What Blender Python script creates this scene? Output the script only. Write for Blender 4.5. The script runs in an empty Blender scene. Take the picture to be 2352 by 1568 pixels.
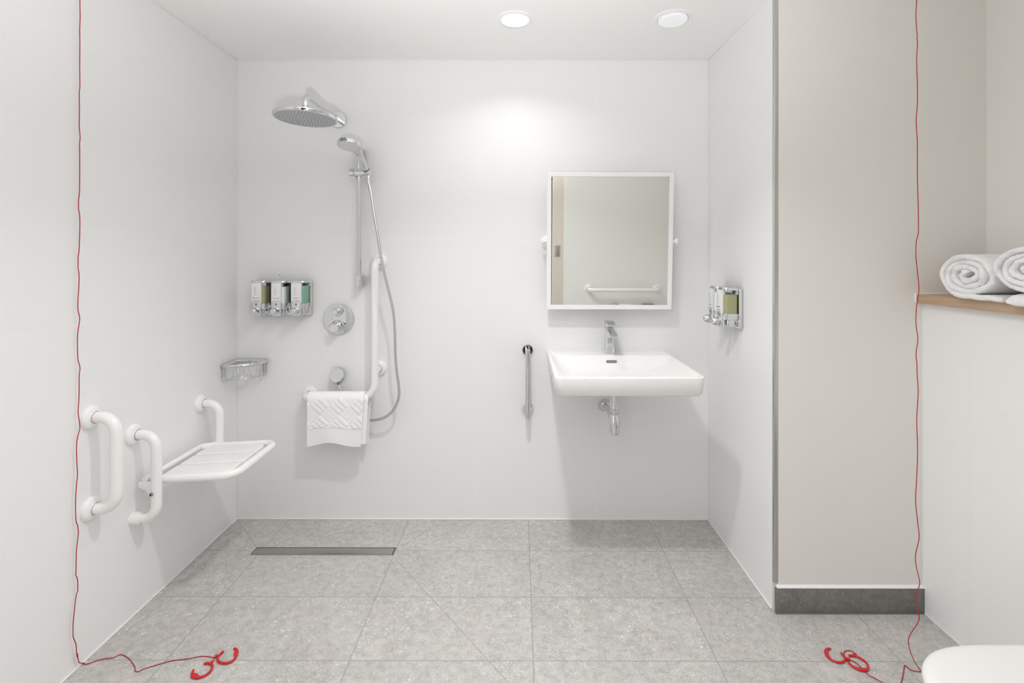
import bpy, bmesh, math, random
from mathutils import Vector, Matrix
random.seed(7)
PI = math.pi

# strengths: lit lens, dim lens, added fill lens, daylight; exposure; watts of the lit lamp and the added fill; beam of the first; added bounce spot
LAMP1, LAMP2, FILL_LENS, WORLD, EXPO = 2.5, 0.08, 2.0, 2.0, 0.0
W1, W_FILL = 1.8, 8.8
CONE1 = 135
BOUNCE_FILL = 122.0
scene = bpy.context.scene
COL = scene.collection

# ------------------------------------------------------------------ room numbers (metres)
# x runs right from the left wall, y into the picture (far wall at y = 0), z up
W = 2.363           # inner width at the far wall
H = 2.3047          # ceiling height
NICHE = -0.638      # plane of the cream wall to the right
LEDGE = 2.915       # face of the low tiled wall behind the toilet
UPPER = 3.150       # face of the cream wall above the shelf
REAR = -2.28        # wall with the doorway
ROWS, SEAM, SEAM_LEFT = 0.2023, 0.5982, -0.4040

# ------------------------------------------------------------------ materials
def new_mat(name):
    m = bpy.data.materials.new(name); m.use_nodes = True
    nt = m.node_tree
    return m, nt, nt.nodes['Principled BSDF']

def simple(name, col, rough=0.5, metal=0.0, **kw):
    m, nt, b = new_mat(name)
    b.inputs['Base Color'].default_value = (*col, 1)
    b.inputs['Roughness'].default_value = rough
    b.inputs['Metallic'].default_value = metal
    for k, v in kw.items():
        b.inputs[k.replace('_', ' ')].default_value = v
    return m

def math_node(nt, op, a, b=None, c=None):
    n = nt.nodes.new('ShaderNodeMath'); n.operation = op
    for i, v in enumerate((a, b, c)):
        if v is None: continue
        if isinstance(v, (int, float)): n.inputs[i].default_value = v
        else: nt.links.new(v, n.inputs[i])
    return n.outputs[0]

def position(nt):
    g = nt.nodes.new('ShaderNodeNewGeometry'); s = nt.nodes.new('ShaderNodeSeparateXYZ')
    nt.links.new(g.outputs['Position'], s.inputs[0])
    return g.outputs['Position'], s.outputs

def line_mask(nt, coord, off, pitch, half):
    """1 inside a joint line, 0 on the tile."""
    t = math_node(nt, 'DIVIDE', math_node(nt, 'SUBTRACT', coord, off), pitch)
    f = math_node(nt, 'SUBTRACT', t, math_node(nt, 'ROUND', t))
    d = math_node(nt, 'MULTIPLY', math_node(nt, 'ABSOLUTE', f), pitch)
    mr = nt.nodes.new('ShaderNodeMapRange'); mr.interpolation_type = 'SMOOTHSTEP'
    nt.links.new(d, mr.inputs[0])
    mr.inputs[1].default_value = half * 0.5; mr.inputs[2].default_value = half * 1.3
    mr.inputs[3].default_value = 1; mr.inputs[4].default_value = 0
    return mr.outputs[0]

def mix_col(nt, fac, a, b, blend='MIX'):
    n = nt.nodes.new('ShaderNodeMix'); n.data_type = 'RGBA'; n.blend_type = blend
    for sock, v in ((n.inputs['Factor'], fac), (n.inputs[6], a), (n.inputs[7], b)):
        if isinstance(v, (int, float)): sock.default_value = v
        elif isinstance(v, tuple): sock.default_value = (*v, 1) if len(v) == 3 else v
        else: nt.links.new(v, sock)
    return n.outputs[2]

def noise(nt, vec, scale, detail=2.0, rough=0.5, dim='3D'):
    n = nt.nodes.new('ShaderNodeTexNoise'); n.inputs['Scale'].default_value = scale
    n.inputs['Detail'].default_value = detail; n.inputs['Roughness'].default_value = rough
    if vec is not None: nt.links.new(vec, n.inputs['Vector'])
    return n.outputs['Fac']

def ramp(nt, v, stops):
    r = nt.nodes.new('ShaderNodeValToRGB')
    els = r.color_ramp.elements
    while len(els) < len(stops): els.new(0.5)
    for e, (p, c) in zip(els, stops):
        e.position = p; e.color = (*c, 1) if len(c) == 3 else c
    nt.links.new(v, r.inputs[0])
    return r.outputs[0]

def bump(nt, bsdf, height, strength=0.3, dist=0.002):
    b = nt.nodes.new('ShaderNodeBump'); b.inputs['Strength'].default_value = strength
    b.inputs['Distance'].default_value = dist
    nt.links.new(height, b.inputs['Height']); nt.links.new(b.outputs[0], bsdf.inputs['Normal'])

def wall_tile(name, axis, off_u, off_v=ROWS):
    m, nt, b = new_mat(name)
    pos, xyz = position(nt)
    u = line_mask(nt, xyz[axis], off_u, 0.6, 0.0013)
    v = line_mask(nt, xyz[2], off_v, 0.3, 0.0013)
    joint = math_node(nt, 'MAXIMUM', u, v)
    col = mix_col(nt, joint, (0.85, 0.85, 0.853), (0.90, 0.895, 0.885))
    nt.links.new(col, b.inputs['Base Color'])
    b.inputs['Roughness'].default_value = 0.42
    b.inputs['Specular IOR Level'].default_value = 0.35
    h = math_node(nt, 'SUBTRACT', math_node(nt, 'MULTIPLY', noise(nt, pos, 5.0, 1.0), 0.25), math_node(nt, 'MULTIPLY', joint, 1.0))
    bump(nt, b, h, 0.35, 0.0012)
    return m

M = {}
M['tile_far'] = wall_tile('white_tile_far', 0, SEAM)
M['tile_left'] = wall_tile('white_tile_left', 1, SEAM_LEFT)
M['tile_right'] = wall_tile('white_tile_right', 1, -0.26)
M['tile_ledge'] = wall_tile('white_tile_ledge', 1, -1.45, 0.245)
M['paint_white'] = simple('ceiling_paint', (0.88, 0.878, 0.868), 0.75)
def plaster(name, col):
    m, nt, b = new_mat(name)
    pos, xyz = position(nt)
    nt.links.new(mix_col(nt, noise(nt, pos, 2.0, 3.0), col, tuple(c * 0.975 for c in col)), b.inputs['Base Color'])
    b.inputs['Roughness'].default_value = 0.7
    bump(nt, b, noise(nt, pos, 260.0, 3.0), 0.12, 0.001)
    return m
M['cream'] = plaster('cream_plaster', (0.79, 0.77, 0.738))
M['cream_light'] = plaster('pale_cream_plaster', (0.83, 0.825, 0.795))
M['paint_rear'] = plaster('rear_wall_paint', (0.88, 0.875, 0.85))
M['sealant'] = simple('white_sealant', (0.86, 0.86, 0.85), 0.5)

def stone(name, base, tiles=True, joint_x=None):
    m, nt, b = new_mat(name)
    pos, xyz = position(nt)
    # slight tone per tile
    cx = math_node(nt, 'FLOOR', math_node(nt, 'DIVIDE', math_node(nt, 'SUBTRACT', xyz[0], 1.4622), 0.6))
    cy = math_node(nt, 'FLOOR', math_node(nt, 'DIVIDE', math_node(nt, 'SUBTRACT', xyz[1], -0.2628), 0.3))
    cmb = nt.nodes.new('ShaderNodeCombineXYZ'); nt.links.new(cx, cmb.inputs[0]); nt.links.new(cy, cmb.inputs[1])
    wn = nt.nodes.new('ShaderNodeTexWhiteNoise'); nt.links.new(cmb.outputs[0], wn.inputs['Vector'])
    # each tile shows its own stretch of stone
    sc = nt.nodes.new('ShaderNodeVectorMath'); sc.operation = 'SCALE'; sc.inputs['Scale'].default_value = 3.0
    nt.links.new(wn.outputs['Color'], sc.inputs[0])
    ad = nt.nodes.new('ShaderNodeVectorMath'); ad.operation = 'ADD'
    nt.links.new(pos, ad.inputs[0]); nt.links.new(sc.outputs[0], ad.inputs[1])
    p = ad.outputs[0]
    big = noise(nt, p, 4.5, 4.0, 0.6)
    mid = noise(nt, p, 38.0, 4.0, 0.65)
    fine = noise(nt, p, 330.0, 3.0, 0.75)
    c = mix_col(nt, big, tuple(x * 0.80 for x in base), tuple(x * 1.17 for x in base))
    c = mix_col(nt, math_node(nt, 'MULTIPLY', wn.outputs['Value'], 0.22), c, tuple(x * v for x, v in zip(base, (0.98, 0.92, 0.90))))
    dark = ramp(nt, mid, [(0.0, (0.60,) * 3), (0.42, (0.88,) * 3), (0.56, (1.0,) * 3), (1.0, (1.18,) * 3)])
    c = mix_col(nt, 1.0, c, dark, 'MULTIPLY')
    warm = noise(nt, p, 7.5, 2.0, 0.5)
    c = mix_col(nt, 1.0, c, ramp(nt, warm, [(0.38, (0.99, 1.0, 0.992)), (0.62, (1.012, 0.992, 0.978))]), 'MULTIPLY')
    grain = ramp(nt, fine, [(0.28, (0.62,) * 3), (0.5, (1.0,) * 3), (0.72, (1.36,) * 3)])
    c = mix_col(nt, 0.85, c, grain, 'MULTIPLY')
    rough_patch = ramp(nt, noise(nt, p, 6.0, 3.0, 0.6), [(0.40, (0.15,) * 3), (0.62, (1.0,) * 3)])
    pw = nt.nodes.new('ShaderNodeTexNoise'); pw.inputs['Scale'].default_value = 160.0; nt.links.new(p, pw.inputs['Vector'])
    wob = nt.nodes.new('ShaderNodeVectorMath'); wob.operation = 'SCALE'; wob.inputs['Scale'].default_value = 0.007
    nt.links.new(pw.outputs['Color'], wob.inputs[0])
    pj = nt.nodes.new('ShaderNodeVectorMath'); pj.operation = 'ADD'; nt.links.new(p, pj.inputs[0]); nt.links.new(wob.outputs[0], pj.inputs[1])
    # pale aggregate chips of two sizes
    for scale, lim, amt in ((170.0, 0.26, 0.62), (85.0, 0.24, 0.70)):
        v = nt.nodes.new('ShaderNodeTexVoronoi'); v.inputs['Scale'].default_value = scale
        nt.links.new(pj.outputs[0], v.inputs['Vector'])
        sp = nt.nodes.new('ShaderNodeSeparateColor'); nt.links.new(v.outputs['Color'], sp.inputs[0])
        on = math_node(nt, 'GREATER_THAN', sp.outputs[0], 0.66 if scale > 100 else 0.84)
        rad = math_node(nt, 'MULTIPLY', math_node(nt, 'ADD', sp.outputs[1], 0.35), lim * 1.3)
        mr = nt.nodes.new('ShaderNodeMapRange'); nt.links.new(v.outputs['Distance'], mr.inputs[0])
        nt.links.new(math_node(nt, 'MULTIPLY', rad, 0.8), mr.inputs[1]); nt.links.new(math_node(nt, 'MULTIPLY', rad, 1.25), mr.inputs[2])
        mr.inputs[3].default_value = 1; mr.inputs[4].default_value = 0
        f = math_node(nt, 'MULTIPLY', math_node(nt, 'MULTIPLY', math_node(nt, 'MULTIPLY', mr.outputs[0], on), amt), rough_patch)
        c = mix_col(nt, f, c, tuple(min(1, x * 1.5) for x in base))
    if tiles:
        j = math_node(nt, 'MAXIMUM', line_mask(nt, xyz[0], 1.4622, 0.6, 0.0019), line_mask(nt, xyz[1], -0.2628, 0.3, 0.0019))
        # cuts of the shower falls, running from the drain to the corners
        for (x0, y0), (x1, y1) in (((0.872, -0.318), (1.40, -0.965)), ((0.877, -0.232), (1.058, 0.01)), ((0.0, 0.0), (0.2277, -0.2407))):
            dx, dy = x1 - x0, y1 - y0; ln = math.hypot(dx, dy); dx /= ln; dy /= ln
            rx = math_node(nt, 'SUBTRACT', xyz[0], x0); ry = math_node(nt, 'SUBTRACT', xyz[1], y0)
            along = math_node(nt, 'ADD', math_node(nt, 'MULTIPLY', rx, dx), math_node(nt, 'MULTIPLY', ry, dy))
            off = math_node(nt, 'ABSOLUTE', math_node(nt, 'SUBTRACT', math_node(nt, 'MULTIPLY', rx, dy), math_node(nt, 'MULTIPLY', ry, dx)))
            hit = math_node(nt, 'MULTIPLY', math_node(nt, 'LESS_THAN', off, 0.0015),
                            math_node(nt, 'MULTIPLY', math_node(nt, 'GREATER_THAN', along, 0.0), math_node(nt, 'LESS_THAN', along, ln)))
            j = math_node(nt, 'MAXIMUM', j, hit)
    else:
        j = line_mask(nt, xyz[0], 2.678, 0.6, 0.001)
    c = mix_col(nt, math_node(nt, 'MULTIPLY', j, 0.85), c, tuple(x * 0.62 for x in base))
    nt.links.new(c, b.inputs['Base Color'])
    b.inputs['Roughness'].default_value = 0.55
    b.inputs['Specular IOR Level'].default_value = 0.35
    bump(nt, b, math_node(nt, 'SUBTRACT', math_node(nt, 'MULTIPLY', fine, 0.5), j), 0.35, 0.001)
    return m
M['floor'] = stone('grey_stone_tile', (0.525, 0.518, 0.505))
M['skirting'] = stone('dark_stone_skirting', (0.20, 0.195, 0.19), tiles=False)

M['chrome'] = simple('chrome', (0.72, 0.73, 0.75), 0.045, 1.0)
M['chrome_satin'] = simple('satin_chrome', (0.66, 0.665, 0.675), 0.22, 1.0)
M['hose'] = simple('silver_hose', (0.60, 0.605, 0.615), 0.28, 0.85)
M['steel'] = simple('brushed_steel', (0.43, 0.42, 0.405), 0.30, 1.0)
M['steel_pale'] = simple('pale_steel', (0.62, 0.61, 0.59), 0.32, 1.0)
M['nylon'] = simple('white_nylon', (0.86, 0.86, 0.855), 0.22)
M['enamel'] = simple('white_enamel', (0.87, 0.87, 0.87), 0.3)
M['ceramic'] = simple('white_ceramic', (0.83, 0.83, 0.825), 0.08)
M['lid_white'] = simple('white_lid_plastic', (0.80, 0.80, 0.795), 0.28)
M['gap'] = simple('dark_gap', (0.02, 0.02, 0.02), 0.6)
M['rubber'] = simple('grey_rubber', (0.16, 0.165, 0.175), 0.6)
M['face_grey'] = simple('spray_face_grey', (0.46, 0.47, 0.49), 0.35, 0.35)
M['face_white'] = simple('spray_face_white', (0.74, 0.745, 0.75), 0.4)
M['red'] = simple('red_plastic', (0.60, 0.012, 0.016), 0.3)
M['cord'] = simple('red_cord', (0.42, 0.03, 0.045), 0.75)
M['mirror'] = simple('mirror_glass', (0.93, 0.945, 0.925), 0.0, 1.0)
M['olive'] = simple('olive_soap', (0.38, 0.37, 0.19), 0.25)
M['milk'] = simple('white_lotion', (0.90, 0.93, 0.93), 0.3)
M['green'] = simple('green_soap', (0.22, 0.46, 0.335), 0.25)
M['label'] = simple('white_label', (0.82, 0.82, 0.82), 0.35)
M['print_grey'] = simple('grey_print', (0.30, 0.31, 0.33), 0.6)
M['print_black'] = simple('black_print', (0.06, 0.06, 0.06), 0.6)
M['print_ochre'] = simple('ochre_print', (0.42, 0.30, 0.14), 0.6)
M['print_red'] = simple('red_print', (0.50, 0.08, 0.08), 0.6)
M['print_blue'] = simple('blue_print', (0.05, 0.12, 0.45), 0.6)
M['print_pale'] = simple('pale_green_print', (0.56, 0.60, 0.55), 0.6)
M['paper'] = simple('tissue_paper', (0.85, 0.85, 0.84), 0.9)
M['door'] = simple('beige_door_laminate', (0.72, 0.655, 0.59), 0.45)
M['wardrobe'] = simple('dark_brown_laminate', (0.035, 0.022, 0.019), 0.4)

def plastic_clear():
    m, nt, b = new_mat('clear_plastic')
    t = nt.nodes.new('ShaderNodeBsdfTransparent'); t.inputs[0].default_value = (0.98, 0.985, 0.985, 1)
    g = nt.nodes.new('ShaderNodeBsdfGlossy'); g.inputs['Roughness'].default_value = 0.04
    lw = nt.nodes.new('ShaderNodeLayerWeight'); lw.inputs['Blend'].default_value = 0.5
    f4 = math_node(nt, 'ADD', math_node(nt, 'MULTIPLY', math_node(nt, 'POWER', lw.outputs['Facing'], 4.0), 0.45), 0.035)
    mx = nt.nodes.new('ShaderNodeMixShader')
    nt.links.new(f4, mx.inputs[0]); nt.links.new(t.outputs[0], mx.inputs[1]); nt.links.new(g.outputs[0], mx.inputs[2])
    nt.links.new(mx.outputs[0], nt.nodes['Material Output'].inputs[0])
    return m
M['clear'] = plastic_clear()

def terry(name, col, strength, scale=420.0):
    m, nt, b = new_mat(name)
    tc = nt.nodes.new('ShaderNodeTexCoord')
    n1 = noise(nt, tc.outputs['Object'], scale, 3.0, 0.7); n2 = noise(nt, tc.outputs['Object'], scale * 0.22, 3.0, 0.6)
    nt.links.new(mix_col(nt, n1, tuple(c * 0.93 for c in col), col), b.inputs['Base Color'])
    b.inputs['Roughness'].default_value = 0.95
    b.inputs['Specular IOR Level'].default_value = 0.1
    b.inputs['Sheen Weight'].default_value = 0.25
    bump(nt, b, math_node(nt, 'ADD', math_node(nt, 'MULTIPLY', n1, 0.6), n2), strength, 0.003)
    return m
M['towel'] = terry('white_woven_towel', (0.94, 0.94, 0.945), 0.25, 700.0)
M['terry'] = terry('white_terry', (0.93, 0.925, 0.935), 0.8, 330.0)

def wood():
    m, nt, b = new_mat('oak_laminate')
    tc = nt.nodes.new('ShaderNodeTexCoord'); mp = nt.nodes.new('ShaderNodeMapping')
    mp.inputs['Scale'].default_value = (30, 2.2, 60)
    nt.links.new(tc.outputs['Object'], mp.inputs[0])
    n1 = noise(nt, mp.outputs[0], 5.0, 4.0, 0.6)
    c = ramp(nt, n1, [(0.3, (0.43, 0.29, 0.185)), (0.55, (0.51, 0.355, 0.235)), (0.75, (0.56, 0.405, 0.275))])
    nt.links.new(c, b.inputs['Base Color']); b.inputs['Roughness'].default_value = 0.5
    return m
M['wood'] = wood()

def glow(name, col, strength):
    m, nt, b = new_mat(name)
    b.inputs['Base Color'].default_value = (*col, 1)
    b.inputs['Emission Color'].default_value = (*col, 1)
    b.inputs['Emission Strength'].default_value = strength
    return m
M['lamp_on'] = glow('lit_diffuser', (1.0, 0.985, 0.96), LAMP1)
M['lamp_dim'] = glow('dim_diffuser', (0.95, 0.965, 1.0), LAMP2)
M['lamp_fill'] = glow('fill_diffuser', (1.0, 0.985, 0.965), FILL_LENS)

# ------------------------------------------------------------------ mesh helpers
class MB:
    """collects shapes (world coordinates) and links them as one mesh object"""
    def __init__(self): self.bm = bmesh.new()
    def _add(self, verts, faces):
        vs = [self.bm.verts.new(v) for v in verts]
        for f in faces:
            try: self.bm.faces.new([vs[i] for i in f])
            except ValueError: pass
        return vs
    def box(self, lo, hi, bevel=0.0, seg=3, rot=None):
        lo, hi = Vector(lo), Vector(hi); c = (lo + hi) / 2; s = hi - lo
        t = bmesh.new(); bmesh.ops.create_cube(t, size=1.0)
        bmesh.ops.scale(t, vec=s, verts=t.verts)
        if bevel: bmesh.ops.bevel(t, geom=t.edges[:], offset=bevel, segments=seg, profile=0.5, affect='EDGES')
        if rot is not None: bmesh.ops.transform(t, matrix=rot, verts=t.verts)
        bmesh.ops.translate(t, vec=c, verts=t.verts)
        self._merge(t); return self
    def _merge(self, t):
        me = bpy.data.meshes.new('tmp'); t.to_mesh(me); t.free()
        self.bm.from_mesh(me); bpy.data.meshes.remove(me)
    def tube(self, pts, r, seg=16, cap=True, closed=False, ell=None):
        pts = [Vector(p) for p in pts]; n = len(pts)
        rs = r if isinstance(r, (list, tuple)) else [r] * n
        tang = []
        for i in range(n):
            if closed: d = pts[(i + 1) % n] - pts[i - 1]
            else: d = pts[min(i + 1, n - 1)] - pts[max(i - 1, 0)]
            tang.append(d.normalized() if d.length > 1e-9 else Vector((0, 0, 1)))
        up = Vector((0, 0, 1)) if abs(tang[0].z) < 0.9 else Vector((1, 0, 0))
        a = (up - tang[0] * up.dot(tang[0])).normalized()
        rings = []
        for i in range(n):
            if i:
                q = tang[i - 1].rotation_difference(tang[i]); a = q @ a
                a = (a - tang[i] * a.dot(tang[i])).normalized()
            b = tang[i].cross(a)
            e = ell or (1, 1)
            rings.append([pts[i] + (a * math.cos(2 * PI * k / seg) * e[0] + b * math.sin(2 * PI * k / seg) * e[1]) * rs[i] for k in range(seg)])
        verts = [v for g in rings for v in g]; faces = []
        m = n if closed else n - 1
        for i in range(m):
            j = (i + 1) % n
            for k in range(seg):
                l = (k + 1) % seg
                faces.append((i * seg + k, i * seg + l, j * seg + l, j * seg + k))
        if cap and not closed:
            faces.append(tuple(range(seg))[::-1]); faces.append(tuple((n - 1) * seg + k for k in range(seg)))
        self._add(verts, faces); return self
    def loft(self, rings, cap0=True, cap1=True):
        seg = len(rings[0]); verts = [v for g in rings for v in g]; faces = []
        for i in range(len(rings) - 1):
            for k in range(seg):
                l = (k + 1) % seg
                faces.append((i * seg + k, i * seg + l, (i + 1) * seg + l, (i + 1) * seg + k))
        if cap0: faces.append(tuple(range(seg))[::-1])
        if cap1: faces.append(tuple((len(rings) - 1) * seg + k for k in range(seg)))
        self._add(verts, faces); return self
    def lathe(self, profile, origin=(0, 0, 0), axis=(0, 0, 1), seg=48):
        """profile of (radius, height along axis); a zero radius closes the end"""
        q = Vector((0, 0, 1)).rotation_difference(Vector(axis).normalized()); o = Vector(origin)
        rows = []; verts = []; faces = []
        for r, h in profile:
            if r < 1e-7:
                rows.append([len(verts)]); verts.append(o + q @ Vector((0, 0, h)))
            else:
                rows.append(list(range(len(verts), len(verts) + seg)))
                for k in range(seg):
                    t = 2 * PI * k / seg
                    verts.append(o + q @ Vector((r * math.cos(t), r * math.sin(t), h)))
        for a, b in zip(rows, rows[1:]):
            for k in range(seg):
                l = (k + 1) % seg
                if len(a) == 1 and len(b) == 1: continue
                if len(a) == 1: faces.append((a[0], b[k], b[l]))
                elif len(b) == 1: faces.append((a[k], a[l], b[0]))
                else: faces.append((a[k], a[l], b[l], b[k]))
        self._add(verts, faces); return self
    def prism(self, outline, depth, mat=Matrix.Identity(4), bevel=0.0):
        """outline in local xy, extruded along local z by depth"""
        t = bmesh.new(); vs = [t.verts.new((x, y, 0)) for x, y in outline]; f = t.faces.new(vs)
        r = bmesh.ops.extrude_face_region(t, geom=[f])
        bmesh.ops.translate(t, vec=(0, 0, depth), verts=[v for v in r['geom'] if isinstance(v, bmesh.types.BMVert)])
        bmesh.ops.recalc_face_normals(t, faces=t.faces)
        if bevel:
            es = [e for e in t.edges if abs(e.verts[0].co.z - e.verts[1].co.z) < 1e-9]
            bmesh.ops.bevel(t, geom=es, offset=bevel, segments=2, profile=0.5, affect='EDGES')
        bmesh.ops.transform(t, matrix=mat, verts=t.verts)
        self._merge(t); return self
    def grid(self, rows):
        n, m = len(rows), len(rows[0])
        self._add([p for r in rows for p in r], [(i * m + j, i * m + j + 1, (i + 1) * m + j + 1, (i + 1) * m + j) for i in range(n - 1) for j in range(m - 1)])
        return self
    def build(self, name, mat, parent=None, smooth=38.0, fix=True):
        bm = self.bm
        if fix: bmesh.ops.recalc_face_normals(bm, faces=bm.faces)
        if parent is not None:
            bm.transform(world_matrix(parent).inverted())
        me = bpy.data.meshes.new(name); bm.to_mesh(me); bm.free()
        for m in (mat if isinstance(mat, (list, tuple)) else [mat]): me.materials.append(m)
        if smooth:
            for p in me.polygons: p.use_smooth = True
            me.set_sharp_from_angle(angle=math.radians(smooth))
        o = bpy.data.objects.new(name, me); COL.objects.link(o)
        if parent is not None: o.parent = parent
        return o

def world_matrix(o):
    m = o.matrix_basis.copy()
    while o.parent is not None:
        o = o.parent; m = o.matrix_basis @ m
    return m

def thing(name, label, cat, loc, group=None):
    o = bpy.data.objects.new(name, None); COL.objects.link(o)
    o.location = loc; o.empty_display_size = 0.05
    o['label'] = label; o['category'] = cat
    if group: o['group'] = group
    return o

def tag(o, label, cat, group=None):
    o['label'] = label; o['category'] = cat
    if group: o['group'] = group
    return o

def struct(o, label=None, cat=None):
    o['kind'] = 'structure'
    if label: o['label'] = label
    if cat: o['category'] = cat
    return o

def copy_tree(o, parent=None):
    c = o.copy(); COL.objects.link(c)
    if parent is not None: c.parent = parent
    for ch in [k for k in bpy.data.objects if k.parent == o]: copy_tree(ch, c)
    return c

def fillet(pts, radius, n=8):
    """polyline with its inner corners rounded"""
    pts = [Vector(p) for p in pts]; out = [pts[0]]
    for i in range(1, len(pts) - 1):
        r = radius[i - 1] if isinstance(radius, (list, tuple)) else radius
        a, b, c = pts[i - 1], pts[i], pts[i + 1]
        u, v = (a - b).normalized(), (c - b).normalized()
        ang = u.angle(v); d = r / math.tan(ang / 2)
        ctr = b + (u + v).normalized() * (r / math.sin(ang / 2))
        p0, p1 = b + u * d - ctr, b + v * d - ctr
        for k in range(n + 1):
            out.append(ctr + p0.slerp(p1, k / n) if False else ctr + (Matrix.Rotation(p0.angle(p1) * k / n, 3, p0.cross(p1)) @ p0))
    out.append(pts[-1])
    return out

def spline(pts, sub=6):
    """Catmull-Rom through the points"""
    p = [Vector(q) for q in pts]; out = []
    for i in range(len(p) - 1):
        a, b, c, d = p[max(i - 1, 0)], p[i], p[i + 1], p[min(i + 2, len(p) - 1)]
        for k in range(sub):
            t = k / sub
            out.append(0.5 * ((2 * b) + (c - a) * t + (2 * a - 5 * b + 4 * c - d) * t * t + (3 * b - a - 3 * c + d) * t ** 3))
    out.append(p[-1])
    return out

def rrect(x0, x1, y0, y1, r, z, n=6):
    """rounded rectangle ring; r may be four radii (x1y1, x0y1, x0y0, x1y0)"""
    rs = r if isinstance(r, (list, tuple)) else [r] * 4; out = []
    for (cx, cy, a0), q in zip(((x1, y1, 0), (x0, y1, 90), (x0, y0, 180), (x1, y0, 270)), rs):
        px = cx - q if cx == x1 else cx + q; py = cy - q if cy == y1 else cy + q
        for k in range(n + 1):
            a = math.radians(a0 + 90 * k / n)
            out.append(Vector((px + q * math.cos(a), py + q * math.sin(a), z)))
    return out

def text_part(name, body, size, mat, parent, matrix, thick=0.0002):
    cu = bpy.data.curves.new(name, 'FONT'); cu.body = body; cu.size = size
    cu.align_x = 'CENTER'; cu.align_y = 'CENTER'; cu.extrude = thick; cu.resolution_u = 3
    tmp = bpy.data.objects.new(name, cu); COL.objects.link(tmp)
    dg = bpy.context.evaluated_depsgraph_get()
    me = bpy.data.meshes.new_from_object(tmp.evaluated_get(dg))
    bpy.data.objects.remove(tmp); bpy.data.curves.remove(cu)
    me.transform(world_matrix(parent).inverted() @ matrix)
    me.materials.clear(); me.materials.append(mat); me.name = name
    o = bpy.data.objects.new(name, me); COL.objects.link(o); o.parent = parent
    return o

# measured paths of the cords, rings and hose (metres)
CORD_L_WALL = [ (0.0120,-0.9004,2.1375), (0.0120,-0.8995,2.0823), (0.0120,-0.9011,2.0399), (0.0120,-0.9003,1.9985), (0.0120,-0.9010,1.9287), (0.0120,-0.9002,1.8664), (0.0120,-0.9025,1.8379), (0.0120,-0.9017,1.7895), (0.0120,-0.9024,1.7337), (0.0120,-0.8993,1.6998), (0.0120,-0.9013,1.6784), (0.0120,-0.9008,1.6507), (0.0120,-0.9008,1.5812), (0.0120,-0.9015,1.5255), (0.0120,-0.9046,1.4974), (0.0120,-0.9046,1.4697), (0.0120,-0.9015,1.4561), (0.0120,-0.8999,1.4214), (0.0120,-0.9014,1.3727), (0.0120,-0.9030,1.3379), (0.0120,-0.9060,1.3171), (0.0120,-0.9060,1.2825), (0.0120,-0.9029,1.2616), (0.0120,-0.9029,1.2338), (0.0120,-0.9067,1.1786), (0.0120,-0.9067,1.1509), (0.0120,-0.9036,1.1367), (0.0120,-0.9005,1.1224), (0.0120,-0.9028,1.1019), (0.0120,-0.9082,1.0681), (0.0120,-0.9082,1.0265), (0.0120,-0.9066,0.9916), (0.0120,-0.9004,0.9695), (0.0120,-0.8996,0.9554), (0.0120,-0.9019,0.9420), (0.0120,-0.9026,0.8728), (0.0120,-0.9057,0.8251), (0.0120,-0.8995,0.7745), (0.0120,-0.9064,0.7492), (0.0120,-0.9111,0.7232), (0.0120,-0.9102,0.6676), (0.0120,-0.9079,0.6252), (0.0120,-0.9110,0.5989), (0.0120,-0.9148,0.5455), (0.0120,-0.9132,0.4827), (0.0120,-0.9078,0.4659), (0.0120,-0.9047,0.4434), (0.0120,-0.9055,0.4300), (0.0120,-0.9116,0.3852), (0.0120,-0.9131,0.3240), (0.0120,-0.9138,0.3107), (0.0120,-0.9077,0.2929), (0.0120,-0.9069,0.2577), (0.0120,-0.9115,0.2470), (0.0120,-0.9161,0.2227), (0.0120,-0.9199,0.1910), (0.0120,-0.9229,0.1658), (0.0120,-0.9229,0.1246), (0.0120,-0.9183,0.1074), (0.0120,-0.9129,0.0894), (0.0120,-0.9106,0.0599), (0.0120,-0.9075,0.0436) ]
CORD_L_FLOOR = [ (-0.0090,-0.8777,0.0020), (0.0069,-0.8817,0.0020), (0.0220,-0.8800,0.0020), (0.0376,-0.8692,0.0020), (0.0578,-0.8603,0.0020), (0.0823,-0.8561,0.0020), (0.0901,-0.8485,0.0020), (0.0971,-0.8433,0.0020), (0.1154,-0.8485,0.0020), (0.1389,-0.8604,0.0020), (0.1700,-0.8822,0.0020), (0.1863,-0.8954,0.0020), (0.1928,-0.9051,0.0020), (0.2009,-0.9096,0.0020), (0.2099,-0.9089,0.0020), (0.2182,-0.8986,0.0020), (0.2381,-0.8887,0.0020), (0.2685,-0.8736,0.0020), (0.2935,-0.8658,0.0020), (0.3336,-0.8592,0.0020), (0.3567,-0.8520,0.0020), (0.3720,-0.8495,0.0020), (0.3955,-0.8512,0.0020), (0.4151,-0.8556,0.0020) ]
RING_L1 = [ (0.4323,-0.8321,0.0050), (0.4279,-0.8444,0.0050), (0.4295,-0.8599,0.0050), (0.4366,-0.8701,0.0050), (0.4513,-0.8785,0.0050), (0.4710,-0.8791,0.0050), (0.4840,-0.8707,0.0050), (0.4859,-0.8546,0.0050), (0.4810,-0.8372,0.0050), (0.4725,-0.8259,0.0050), (0.4596,-0.8213,0.0050) ]
RING_L2 = [ (0.3986,-0.8836,0.0050), (0.4067,-0.8799,0.0050), (0.4198,-0.8819,0.0050), (0.4305,-0.8901,0.0050), (0.4371,-0.9064,0.0050), (0.4344,-0.9215,0.0050), (0.4237,-0.9319,0.0050), (0.4088,-0.9356,0.0050), (0.3940,-0.9313,0.0050), (0.3852,-0.9210,0.0050), (0.3804,-0.9059,0.0050) ]
KNOT_L = [ (0.4199,-0.8543,0.0060), (0.4214,-0.8747,0.0060) ]
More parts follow.
